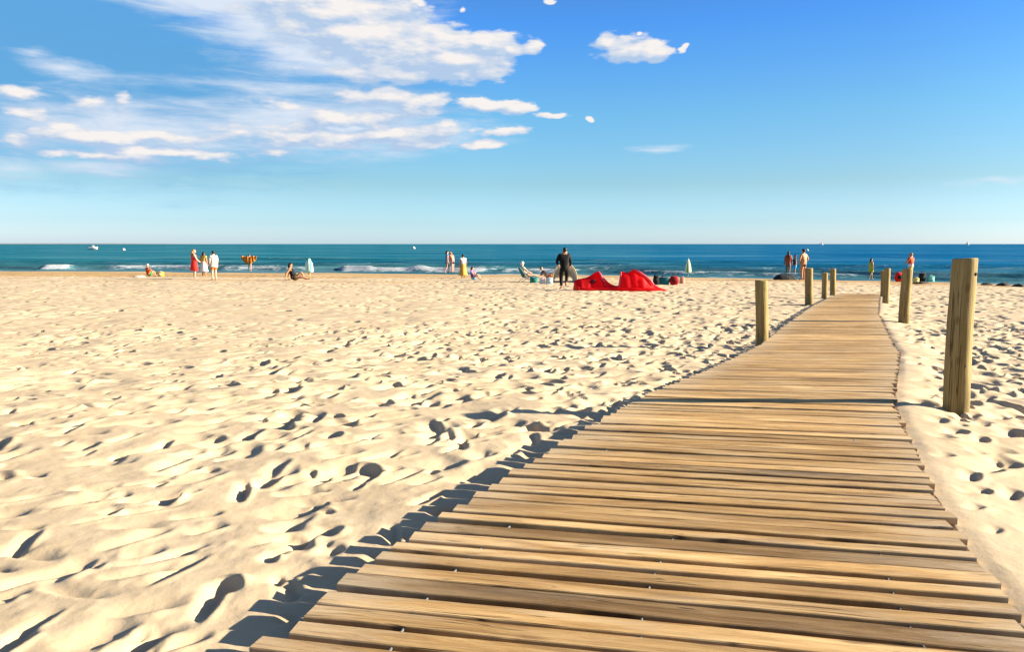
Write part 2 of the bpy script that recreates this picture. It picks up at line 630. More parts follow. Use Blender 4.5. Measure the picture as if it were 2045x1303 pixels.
m_sand, nt, b = new_mat('sand_grains')
geo = nd(nt, 'ShaderNodeNewGeometry').outputs['Position']
at = nd(nt, 'ShaderNodeAttribute', attribute_name='wet')
n_big = noise(nt, geo, 0.9, 4)
n_mid = noise(nt, geo, 7, 5)
n_gr = noise(nt, geo, 420, 2, 0.7)
dry = ramp(nt, n_big, [(0.3, (0.462, 0.348, 0.226)), (0.7, (0.525, 0.408, 0.274))])
dry = mixc(nt, mth(nt, 'MULTIPLY', maprange(nt, n_mid, 0.35, 0.7), 0.35), dry, (0.43, 0.315, 0.185, 1))
dry = mixc(nt, maprange(nt, n_gr, 0.58, 0.72, 0, 0.35), dry, (0.30, 0.21, 0.125, 1))
wetc = ramp(nt, noise(nt, geo, 0.5, 4), [(0.3, (0.37, 0.205, 0.060)), (0.7, (0.48, 0.295, 0.105))])
nt.links.new(mixc(nt, at.outputs['Fac'], dry, wetc), b.inputs['Base Color'])
nt.links.new(maprange(nt, at.outputs['Fac'], 0, 1, 0.95, 0.55), b.inputs['Roughness'])
b.inputs['Specular IOR Level'].default_value = 0.15
bp = nd(nt, 'ShaderNodeBump')
setin(bp, Strength=0.35, Distance=0.004)
nt.links.new(mth(nt, 'MULTIPLY_ADD', n_gr, 0.5, noise(nt, geo, 60, 4)), bp.inputs['Height'])
bp2 = nd(nt, 'ShaderNodeBump')
setin(bp2, Strength=0.16, Distance=0.02)
nt.links.new(noise(nt, geo, 14, 4), bp2.inputs['Height'])
nt.links.new(bp2.outputs[0], bp.inputs['Normal'])
nt.links.new(bp.outputs[0], b.inputs['Normal'])

sand = grid_mesh('sand', Xg, Yg, Zg, quads, m_sand)
tag(sand, 'pale trampled beach sand, darker and damp by the water', 'sand', kind='structure')
sdist = shore_y(Xg) - Yg
wn = fbm(Xg * 0.09, Yg * 0.5, 3, 1)
bandw = np.interp(Xg, [-43, -10, 10, 18, 28], [15, 12.5, 11, 10, 9])
wet = sst(1.0, 0.5, (sdist + 9 * wn + 0.9 * fbm(Xg * 0.3, Yg * 1.2, 2, 2) * 4) / bandw) * 0.95
wet = wet * (1 - 0.75 * np.exp(-((sdist - 0.22 * bandw - 2 * wn) / 1.2) ** 2))           # drier crest of the berm
streak = np.exp(-((sdist - bandw - 4.5 - 5 * wn) / 0.8) ** 2) * sst(-0.05, 0.2, fbm(Xg * 0.12, Yg * 0.3, 2, 3)) * 0.6
fattr(sand, 'wet', np.clip(np.maximum(wet, streak), 0, 1))

# ------------------------------------------------------------------ sea
m_sea, nt, b = new_mat('sea_water')
geo = nd(nt, 'ShaderNodeNewGeometry').outputs['Position']
sp = nd(nt, 'ShaderNodeSeparateXYZ')
nt.links.new(geo, sp.inputs[0])
foam_at = nd(nt, 'ShaderNodeAttribute', attribute_name='foam').outputs['Fac']
shal = nd(nt, 'ShaderNodeAttribute', attribute_name='shallow').outputs['Fac']


def gmul(v, s):
    n = nd(nt, 'ShaderNodeVectorMath', operation='MULTIPLY')
    nt.links.new(v, n.inputs[0])
    n.inputs[1].default_value = s
    return n.outputs[0]


long_ = noise(nt, gmul(geo, (0.02, 0.10, 0)), 1.0, 5, 0.6)
deep = ramp(nt, long_, [(0.30, (0.0010, 0.056, 0.138)), (0.5, (0.007, 0.100, 0.190)), (0.70, (0.042, 0.168, 0.238))])
across = maprange(nt, mth(nt, 'DIVIDE', sp.outputs[0], mth(nt, 'MAXIMUM', sp.outputs[1], 1.0)), -0.35, 0.55)
deep = mixc(nt, across, mixc(nt, 1.0, deep, (1.5, 1.25, 0.98, 1), 'MULTIPLY'), mixc(nt, 1.0, deep, (0.6, 0.98, 1.22, 1), 'MULTIPLY'))
shc = ramp(nt, long_, [(0.35, (0.025, 0.105, 0.15)), (0.65, (0.08, 0.18, 0.22))])
colr = mixc(nt, shal, deep, shc)
# the standing face of a swell is clear bottle-green water
colr = mixc(nt, mth(nt, 'MULTIPLY', nd(nt, 'ShaderNodeAttribute', attribute_name='glass').outputs['Fac'], 0.6), colr, (0.012, 0.062, 0.062, 1))
fn = noise(nt, gmul(geo, (0.8, 1.3, 1)), 1.6, 6, 0.65)
fm = maprange(nt, mth(nt, 'MULTIPLY_ADD', mth(nt, 'SUBTRACT', fn, 0.5), 1.4, foam_at), 0.30, 0.62)
chop = noise(nt, gmul(geo, (0.06, 0.30, 0)), 1.0, 6, 0.7)
chop2 = noise(nt, gmul(geo, (0.011, 0.055, 0)), 1.0, 6, 0.7)
caps = mth(nt, 'MULTIPLY', maprange(nt, mth(nt, 'MAXIMUM', chop, chop2), 0.52, 0.74), 0.62)
colr = mixc(nt, caps, colr, (0.17, 0.27, 0.33, 1))
nt.links.new(mixc(nt, fm, colr, (0.42, 0.44, 0.46, 1)), b.inputs['Base Color'])
nt.links.new(maprange(nt, fm, 0, 1, 0.32, 0.9), b.inputs['Roughness'])
b.inputs['IOR'].default_value = 1.33
b.inputs['Specular IOR Level'].default_value = 0.0
bp = nd(nt, 'ShaderNodeBump')
setin(bp, Strength=0.9, Distance=0.25)
nt.links.new(noise(nt, gmul(geo, (0.35, 1.0, 1)), 1.2, 6, 0.6), bp.inputs['Height'])
nt.links.new(bp.outputs[0], b.inputs['Normal'])

dy = [26.0]
while dy[-1] < 110:
    dy.append(dy[-1] + 0.16 + 0.003 * max(0, dy[-1] - 60))
while dy[-1] < 30000:
    dy.append(dy[-1] * 1.06)
dy = np.array(dy)
ts = np.linspace(-1.25, 1.25, 560)
Ys = np.repeat(dy[:, None], len(ts), 1)
Xs = ts[None, :] * (dy[:, None] + 6)
off = Ys - shore_y(Xs)
fade = sst(90, 40, off)
Zs = SEA + fade * (0.05 * fbm(Xs * 0.15, Ys * 0.5, 3, 1))
foam = np.zeros_like(Zs)
glass = np.zeros_like(Zs)


def breaker(o0, amp, width, segs, wob=1.2):
    """one line of swell: unbroken green face, with stretches of white water"""
    global Zs, foam, glass
    c = off - o0 - wob * fbm(Xs * 0.06, Xs * 0.0 + o0, 2, 2) * 2.2
    A = 0.45 + 0.9 * (vnoise(Xs * 0.05 + o0, Xs * 0 + o0, 3) + 0.5) * 0.6
    face = np.where(c < 0, np.exp(-(c / (width * 0.45)) ** 2), np.exp(-(c / width) ** 2))
    Zs = Zs + amp * A * face
    glass = np.maximum(glass, A * np.exp(-((c + width * .35) / (width * .6)) ** 2) * (amp / .4))
    for xc, hw, k in segs:
        s = sst(hw * 1.15, hw * 0.75, np.abs(Xs - xc + 0.8 * vnoise(Ys * 1.2, Xs * 0.2, 1)))
        Zs = Zs + 0.22 * k * s * np.exp(-((c + 0.3) / 0.9) ** 2)
        foam = np.maximum(foam, s * k * np.where(c < 0, np.exp(-(c / (1.0 * width)) ** 2), np.exp(-(c / (0.45 * width)) ** 2)))


breaker(3.5, 0.30, 1.3, [(-39.5, 1.1, .9), (-31, 5, .55), (-20.5, 4, .5), (-13.0, 1.45, 1.1), (-9.2, 2.6, .75), (-5.0, 3.2, .9), (2.0, 3.5, .55), (13, 4.0, .45), (20, 3, .4)])
breaker(9.5, 0.42, 1.8, [(-26, 6, .38), (-3.0, 3.0, .42), (6.5, 2.0, .3)])
breaker(17.5, 0.34, 2.4, [(-14, 3.5, .25), (24, 5, .25)])
breaker(29.0, 0.30, 3.0, [(8, 5, .22), (36, 6, .22)])
breaker(46.0, 0.28, 4.0, [(-30, 8, .22)])
# thin swash edge
foam = np.maximum(foam, 0.66 * np.exp(-((off - 0.4) / 0.55) ** 2) * sst(-0.25, 0.2, fbm(Xs * 0.12, Ys * 0.12, 3, 2)))
idx = np.arange(Xs.size).reshape(Xs.shape)
qs = np.stack([idx[:-1, :-1], idx[:-1, 1:], idx[1:, 1:], idx[1:, :-1]], -1).reshape(-1, 4)
sea = grid_mesh('sea', Xs, Ys, Zs, qs, m_sea)
tag(sea, 'blue green sea with low breaking waves along the shore', 'sea', kind='structure')
fattr(sea, 'foam', foam)
fattr(sea, 'glass', np.clip(glass, 0, 1))
fattr(sea, 'shallow', sst(26, 2, off) * 0.9)

# far low coast at the left end of the horizon
m_coast = cloth('coast_haze', (0.30, 0.31, 0.32, 1), 0.9, 0.15, 0.004, 0.0)
mb = MB()
cx0, cy0 = -0.76 * 9000, 9000
v, f = [], []
n = 160
for i in range(n):
    u = i / (n - 1)
    x = -7400 + u * 3900
    h = (9 + 2.5 * random.random() + (6 if random.random() < 0.05 else 0)) * min(1, (1 - u) * 3)
    v += [(x, cy0 - 60, SEA - 3), (x, cy0 - 20, SEA + h), (x, cy0 + 260, SEA + h * .7), (x, cy0 + 320, SEA - 3)]
    if i:
        a = 4 * i
        for k in range(3):
            f.append((a - 4 + k, a + k, a + k + 1, a - 4 + k + 1))
mb.add(v, f)
tag(mb.build('hills', m_coast, smooth=False), 'low hazy coast far off along the left horizon', 'coast', kind='structure')

# ------------------------------------------------------------------ boardwalk
m_wood, nt, b = new_mat('weathered_planks')
g = nd(nt, 'ShaderNodeAttribute', attribute_name='grain').outputs['Vector']
tone = nd(nt, 'ShaderNodeAttribute', attribute_name='tone').outputs['Fac']
edge_at = nd(nt, 'ShaderNodeAttribute', attribute_name='dust').outputs['Fac']


def gm(v, s):
    n = nd(nt, 'ShaderNodeVectorMath', operation='MULTIPLY')
    nt.links.new(v, n.inputs[0])
    n.inputs[1].default_value = s
    return n.outputs[0]


fine = noise(nt, gm(g, (5, 110, 3)), 1.0, 5, 0.65)
wide = noise(nt, gm(g, (1.6, 16, 3)), 1.0, 5, 0.6, 0.6)
blotch = noise(nt, gm(g, (2.4, 5, 2)), 1.0, 3, 0.6)
base = ramp(nt, wide, [(0.25, (0.145, 0.070, 0.021)), (0.46, (0.36, 0.212, 0.078)), (0.68, (0.56, 0.372, 0.170))])
base = mixc(nt, maprange(nt, fine, 0.42, 0.75, 0, 0.36), base, (0.13, 0.07, 0.030, 1))
# silvered patches and drying splits
base = mixc(nt, maprange(nt, noise(nt, gm(g, (1.1, 7, 5)), 1.0, 4, 0.6), 0.50, 0.68, 0, 0.32), base, (0.38, 0.32, 0.235, 1))
spl = noise(nt, gm(g, (0.9, 38, 7)), 1.0, 2, 0.5, 0.2)
spl = mth(nt, 'MULTIPLY', maprange(nt, mth(nt, 'ABSOLUTE', mth(nt, 'SUBTRACT', spl, 0.5)), 0.0, 0.016, 1, 0), maprange(nt, blotch, 0.48, 0.58))
base = mixc(nt, mth(nt, 'MULTIPLY', spl, 0.85), base, (0.05, 0.028, 0.012, 1))
tn = ramp(nt, tone, [(0.0, (0.50, 0.47, 0.46)), (0.3, (0.86, 0.82, 0.78)), (0.7, (1.08, 1.06, 1.05)), (1.0, (1.36, 1.34, 1.34))])
base = mixc(nt, 1.0, base, tn, 'MULTIPLY')
vor = nd(nt, 'ShaderNodeTexVoronoi', feature='F1')
setin(vor, Scale=1.0)
nt.links.new(gm(g, (2.3, 9.0, 1.0)), vor.inputs['Vector'])
knot = maprange(nt, vor.outputs['Distance'], 0.05, 0.17, 1, 0)
knot = mth(nt, 'MULTIPLY', knot, maprange(nt, blotch, 0.45, 0.6))
base = mixc(nt, mth(nt, 'MULTIPLY', knot, 0.65), base, (0.13, 0.06, 0.022, 1))
# wind-blown sand lying on the boards, thicker towards their ends
dust = mth(nt, 'ADD', mth(nt, 'MULTIPLY', edge_at, 0.55), mth(nt, 'MULTIPLY_ADD', noise(nt, gm(g, (3.0, 22, 1)), 1.0, 6, 0.7), 1.5, -0.72))
base = mixc(nt, maprange(nt, dust, 0.04, 0.75, 0, 0.62), base, (0.50, 0.39, 0.265, 1))
nt.links.new(base, b.inputs['Base Color'])
b.inputs['Roughness'].default_value = 0.8
b.inputs['Specular IOR Level'].default_value = 0.25
bp = nd(nt, 'ShaderNodeBump')
setin(bp, Strength=0.75, Distance=0.005)
nt.links.new(mth(nt, 'SUBTRACT', mth(nt, 'ADD', fine, mth(nt, 'MULTIPLY', wide, 1.5)), mth(nt, 'MULTIPLY', spl, 0.8)), bp.inputs['Height'])
nt.links.new(bp.outputs[0], b.inputs['Normal'])

m_wire = cloth('galvanised_wire', (0.16, 0.165, 0.17, 1), 0.6, 0.2, 40, 0.1)

walk = empty('boardwalk', (float(Lc[1][0] + Rc[1][0]) / 2, float(Lc[1][1]), 0.0), 'weathered brown slatted boardwalk winding over the sand towards the sea', 'boardwalk')


def xc(y):
    return (edgeL(y) + edgeR(y)) / 2


V, Fq, G, TN, DU = [], [], [], [], []
yc = 0.9
ends = []
k = 0
PITCH_P = 0.105
while yc < YEND + 0.15:
    th = math.radians(np.interp(yc, [0, 5.4, 7.5, 12, 25], [-12, -10.5, -7, -4, -3])) + math.radians(random.gauss(0, 0.35))
    slope = math.tan(th)
    pts = []
    for ed in (edgeL, edgeR):
        y = yc
        for _ in range(12):
            x = float(ed(y))
            y = 0.5 * y + 0.5 * (yc + slope * (x - float(xc(yc))))
        pts.append((float(ed(y)), y))
    (xl, yl), (xr, yr) = pts
    ax = Vector((xr - xl, yr - yl, 0))
    L = ax.length
    ax.normalize()
    nv_ = Vector((-ax.y, ax.x, 0))
    gap = random.choice([.012, .017, .021, .025, .029, .034]) if yc < 7 else random.choice([.006, .010, .015, .020, .026, .036])
    w = PITCH_P * random.uniform(0.86, 1.12)
    hw = (w - gap) / 2
    a0, a1 = random.uniform(-.014, .016), L + random.uniform(-.022, .018)
    if yl < 1.93:
        a0 -= .04                               # the boards at the near end reach farther out
    dz0, dz1 = random.gauss(0, .0035), random.gauss(0, .0035)
    tilt = random.gauss(0, .035)
    bow = random.gauss(0, .002)
    tn_ = min(1, max(0, random.gauss(.56, .28)))
    off_ = random.uniform(0, 90)
    nseg = 14
    b0 = len(V)
    th_ = 0.028
    ch = 0.003
    prof = [(-hw, -th_), (hw, -th_), (hw, -ch), (hw - ch, 0), (-hw + ch, 0), (-hw, -ch)]
    for s_ in range(nseg + 1):
        u = s_ / nseg
        dist = a0 + (a1 - a0) * u
        cpt = Vector((xl, yl, 0)) + ax * dist + nv_ * (bow * math.sin(PI * u))
        z = float(land(cpt.x, cpt.y)) + BT + dz0 * (1 - u) + dz1 * u
        e_ = 0.002 * math.sin(dist * 9 + off_) + 0.0015 * math.sin(dist * 23 + off_ * 2)
        for q, zz in prof:
            p = cpt + nv_ * (q + (e_ if q < 0 else e_ * .6)) + Vector((0, 0, z + zz + tilt * q))
            V.append(p)
            G.append((dist + off_, q + off_ * .37, off_))
            TN.append(tn_)
            DU.append(min(1, max(0, 1 - min(dist, L - dist) / 0.42)) * (0.9 if dist < L / 2 else 0.75))
    for s_ in range(nseg):
        for j in range(6):
            jj = (j + 1) % 6
            Fq.append((b0 + s_ * 6 + j, b0 + s_ * 6 + jj, b0 + (s_ + 1) * 6 + jj, b0 + (s_ + 1) * 6 + j))
    Fq.append(tuple(b0 + j for j in reversed(range(6))))
    Fq.append(tuple(b0 + nseg * 6 + j for j in range(6)))
    ends.append(((xl, yl), (xr, yr)))
    dxdy = float(xc(yc + .1) - xc(yc - .1)) / .2
    yc += w / max(0.3, (math.cos(th) - math.sin(th) * dxdy))
    k += 1
wl = walk.location.copy()
deck = mesh_obj('decking', [p - wl for p in V], Fq, m_wood, walk, smooth=False)
at = deck.data.attributes.new('grain', 'FLOAT_VECTOR', 'POINT')
at.data.foreach_set('vector', np.array(G, np.float32).ravel())
fattr(deck, 'tone', TN)
fattr(deck, 'dust', DU)

for fr in (0.15, 0.47, 0.84):
    mb = MB()
    pts = []
    for (l, r) in ends[::2]:
        x, y = l[0] + (r[0] - l[0]) * fr, l[1] + (r[1] - l[1]) * fr
        pts.append(Vector((x, y, float(land(x, y)) + BT - 0.012)) - wl)
    mb.tube(pts, 0.0045, 6)
    mb.build('wire', m_wire, walk)
m_bear = cloth('bearer_wood', (0.16, 0.09, 0.045, 1), 0.9, 0.3, 12, 0.2)
for fr in (0.19, 0.51, 0.80):
    mb = MB()
    pts = []
    for (l, r) in ends[::3]:
        x, y = l[0] + (r[0] - l[0]) * fr, l[1] + (r[1] - l[1]) * fr
        pts.append(Vector((x, y, float(land(x, y)) + BT - 0.062)) - wl)
    mb.tube(pts, 0.032, 8)
    mb.build('bearer', m_bear, walk)

# ------------------------------------------------------------------ posts
m_post, nt, b = new_mat('round_post_wood')
tc = nd(nt, 'ShaderNodeTexCoord').outputs['Object']
grain = noise(nt, gm(tc, (26, 26, 1.3)), 1.0, 5, 0.6, 0.3)
stain = noise(nt, gm(tc, (5, 5, 1.6)), 1.0, 4, 0.6)
c_ = ramp(nt, grain, [(0.3, (0.19, 0.124, 0.040)), (0.55, (0.29, 0.205, 0.078)), (0.75, (0.345, 0.262, 0.112))])
c_ = mixc(nt, maprange(nt, stain, 0.50, 0.68, 0, 0.55), c_, (0.115, 0.088, 0.030, 1))
vo = nd(nt, 'ShaderNodeTexVoronoi', feature='F1')
setin(vo, Scale=1.0)
nt.links.new(gm(tc, (9, 9, 4.2)), vo.inputs['Vector'])
c_ = mixc(nt, mth(nt, 'MULTIPLY', maprange(nt, vo.outputs['Distance'], 0.06, 0.2, 1, 0), 0.6), c_, (0.15, 0.075, 0.02, 1))
crk = noise(nt, gm(tc, (30, 30, 0.7)), 1.0, 2, 0.5)
crk = maprange(nt, mth(nt, 'ABSOLUTE', mth(nt, 'SUBTRACT', crk, 0.5)), 0.0, 0.012, 1, 0)
c_ = mixc(nt, mth(nt, 'MULTIPLY', crk, 0.85), c_, (0.045, 0.03, 0.01, 1))
nt.links.new(c_, b.inputs['Base Color'])
b.inputs['Roughness'].default_value = 0.8
b.inputs['Specular IOR Level'].default_value = 0.2
bp = nd(nt, 'ShaderNodeBump')
setin(bp, Strength=0.8, Distance=0.008)
nt.links.new(mth(nt, 'SUBTRACT', grain, mth(nt, 'MULTIPLY', crk, 0.6)), bp.inputs['Height'])
nt.links.new(bp.outputs[0], b.inputs['Normal'])
m_hole = cloth('hole_shade', (0.02, 0.014, 0.008, 1), 0.95, 0.1, 20, 0)  # near-black colour painted in for the shade inside the hole


def shit(px, py):
    """where a line of sight meets the finished sand or the sea"""
    r = ray(px, py)
    dd = 1.5 * 1.0006 ** np.arange(9500)
    x, z = r.x / r.y * dd, EYE + r.z / r.y * dd
    g = np.maximum(sand_z(x, dd), SEA)
    i = int(np.argmax(z <= g))
    return Vector((float(x[i]), float(dd[i]), float(g[i])))


def zat(py, px, y):
    r = ray(px, py)
    return EYE + r.z / r.y * y


POSTS = [
    ((1908, 822), (1927, 516), 46, 'thick pale wooden post with a drilled hole beside the boardwalk, tallest and nearest of all', True),
    ((1521, 694), (1521, 560), 24, 'wooden post at the left edge of the boardwalk, nearest on that side', False),
    ((1805, 645), (1812, 537), 20, 'wooden post on bare sand right of the boardwalk, next beyond the thick drilled one', False),
    ((1615, 609), (1616, 536), 15, 'wooden post at the left boardwalk edge, second from the near end of its row', False),
    ((1769, 606), (1772, 536), 12, 'slim wooden post right of the boardwalk, half hiding a greyer post behind it', False),
    ((1764, 592), (1765, 541), 11, 'greyish slim post right of the boardwalk, mostly hidden behind a paler post', False),
    ((1646, 597), (1648, 545), 11, 'short thin post leaning slightly, third along the left boardwalk edge', False),
    ((1663, 590), (1664, 537), 11, 'thin post at the far end of the left boardwalk row', False),
]
for (bx, by), (tx, ty), wpx, lab, hole in POSTS:
    p = shit(bx, by)
    r_ = wpx / F * p.y / 2
    top = zat(ty, tx, p.y) - p.z
    r2 = ray(tx, ty)
    dx = r2.x / r2.y * p.y - p.x
    mb = MB()
    prof = [-0.35, -0.1, 0.0]
    nz = 16
    zs = [-0.4] + [top * i / nz for i in range(nz + 1)]
    zs[-1] = top - 0.012
    rings = []
    n = 32
    sd = random.uniform(0, 50)
    for z in zs + [top - 0.004, top]:
        k_ = 1.0 if z <= top - 0.0121 else (0.985 if z < top - 0.003 else 0.90)
        if z == zs[-1]: k_ = 1.0
        ring = []
        for j in range(n):
            a = 2 * PI * j / n
            q = r_ * k_ * (1.03 - 0.05 * z / top) * (1 + 0.02 * math.sin(2 * a + sd + z * 2) + 0.012 * math.sin(5 * a + sd * 3 + z * 5) + 0.008 * math.sin(z * 17 + a * 3 + sd))
            ring.append((q * math.cos(a) + dx * z / top + 0.006 * math.sin(z * 4 + sd), q * math.sin(a), z + (0.004 * math.sin(a + sd) if z > top - .02 else 0)))
        rings.append(ring)
    mb.loft(rings)
    po = mb.build('wooden_post', m_post)
    po.location = p
    tag(po, lab, 'post', 'round posts along the boardwalk')
    if hole:
        a = math.radians(-90 + 31)
        hz = zat(547, 1938, p.y) - p.z
        mb = MB()
        cdir = Vector((math.cos(a), math.sin(a), 0))
        c0 = Vector((dx * hz / top + 0.006 * math.sin(hz * 4 + sd), 0, hz)) + cdir * (r_ * 0.90)
        mb.tube([c0, c0 + cdir * (r_ * 0.125)], 0.0125, 14)  # solid dark disc, slightly proud, stands in for the shaded bore
        mb.build('hole_shade_disc', m_hole, po)

# ------------------------------------------------------------------ people
def skinned(name, joints, edges, root, sub=1):
    """grow one continuous tapering surface over a skeleton; joints: name -> (co, radius)"""
    names = list(joints)
    ix = {n: i for i, n in enumerate(names)}
    me = bpy.data.meshes.new(name)
    me.from_pydata([tuple(joints[n][0]) for n in names], [(ix[a], ix[b]) for a, b in edges], [])
    ob = bpy.data.objects.new(name + '_skeleton', me)
    COL.objects.link(ob)
    ob.modifiers.new('skin', 'SKIN').use_smooth_shade = True
    sv = me.skin_vertices[0].data
    for n in names:
        sv[ix[n]].radius = (joints[n][1], joints[n][1])
        sv[ix[n]].use_root = (n == root)
    if sub:
        sm = ob.modifiers.new('sub', 'SUBSURF')
        sm.levels = sub
        sm.render_levels = sub
    dg = bpy.context.evaluated_depsgraph_get()
    out = bpy.data.meshes.new_from_object(ob.evaluated_get(dg))
    bpy.data.objects.remove(ob)
    bpy.data.meshes.remove(me)
    return [v.co.copy() for v in out.vertices], [tuple(p.vertices) for p in out.polygons]


STAND = dict(pelvis=(0, 0, .53), waist=(0, 0, .61), chest=(0, 0.005, .735), neck=(0, 0, .835), skull=(0, .012, .895), crown=(0, .008, .955),
             shL=(-.105, 0, .805), elL=(-.135, -.01, .63), wrL=(-.135, .03, .485), haL=(-.135, .04, .45),
             shR=(.105, 0, .805), elR=(.135, -.01, .63), wrR=(.135, .03, .485), haR=(.135, .04, .45),
             hipL=(-.052, 0, .49), knL=(-.055, .01, .275), anL=(-.055, -.01, .045), toL=(-.065, .095, .014),
             hipR=(.052, 0, .49), knR=(.055, .01, .275), anR=(.055, -.01, .045), toR=(.065, .095, .014))
RAD = dict(pelvis=.078, waist=.068, chest=.083, neck=.030, skull=.047, crown=.036, shL=.036, elL=.025, wrL=.017, haL=.020, shR=.036, elR=.025, wrR=.017, haR=.020,
           hipL=.052, knL=.035, anL=.021, toL=.016, hipR=.052, knR=.035, anR=.021, toR=.016)
BONES = [('pelvis', 'waist'), ('waist', 'chest'), ('chest', 'neck'), ('neck', 'skull'), ('skull', 'crown'),
         ('chest', 'shL'), ('shL', 'elL'), ('elL', 'wrL'), ('wrL', 'haL'), ('chest', 'shR'), ('shR', 'elR'), ('elR', 'wrR'), ('wrR', 'haR'),
         ('pelvis', 'hipL'), ('hipL', 'knL'), ('knL', 'anL'), ('anL', 'toL'), ('pelvis', 'hipR'), ('hipR', 'knR'), ('knR', 'anR'), ('anR', 'toR')]

SIT = dict(pelvis=(0, 0, .075), waist=(0, -.03, .16), chest=(0, -.05, .285), neck=(0, -.05, .385), skull=(0, -.03, .445), crown=(0, -.035, .505),
           shL=(-.105, -.05, .355), elL=(-.135, .06, .245), wrL=(-.085, .18, .225), haL=(-.075, .21, .215),
           shR=(.105, -.05, .355), elR=(.135, .06, .245), wrR=(.085, .18, .225), haR=(.075, .21, .215),
           hipL=(-.055, .03, .07), knL=(-.065, .20, .245), anL=(-.06, .31, .04), toL=(-.065, .40, .015),
           hipR=(.055, .03, .07), knR=(.065, .20, .245), anR=(.06, .31, .04), toR=(.065, .40, .015))
RECLINE = dict(pelvis=(0, 0, .07), waist=(0, -.07, .13), chest=(0, -.15, .225), neck=(0, -.21, .305), skull=(0, -.225, .365), crown=(0, -.235, .42),
               shL=(-.105, -.17, .275), elL=(-.14, -.26, .14), wrL=(-.14, -.25, .02), haL=(-.14, -.22, .015),
               shR=(.105, -.17, .275), elR=(.14, -.26, .14), wrR=(.14, -.25, .02), haR=(.14, -.22, .015),
               hipL=(-.055, .03, .065), knL=(-.065, .20, .20), anL=(-.06, .33, .04), toL=(-.065, .41, .02),
               hipR=(.055, .03, .065), knR=(.065, .24, .10), anR=(.06, .44, .035), toR=(.065, .50, .07))

M_SKIN = cloth('skin_tanned', (0.52, 0.25, 0.13, 1), 0.6, 0.08, 14, 0.03)
M_FAIR = cloth('skin_fair', (0.68, 0.40, 0.28, 1), 0.6, 0.08, 14, 0.03)
M_DEEP = cloth('skin_brown', (0.42, 0.15, 0.06, 1), 0.6, 0.08, 14, 0.03)
M_EYE = cloth('eye_dark', (0.03, 0.02, 0.02, 1), 0.3, 0.1, 10, 0)
M_LIP = cloth('lip', (0.42, 0.13, 0.10, 1), 0.5, 0.1, 10, 0)
_cm = {}


def CM(name, r, g, b, rough=0.85):
    if name not in _cm:
        _cm[name] = cloth(name, (r, g, b, 1), rough, 0.16, 7, 0.35)
    return _cm[name]


def lerp(a, b, t):
    return Vector(a) * (1 - t) + Vector(b) * t


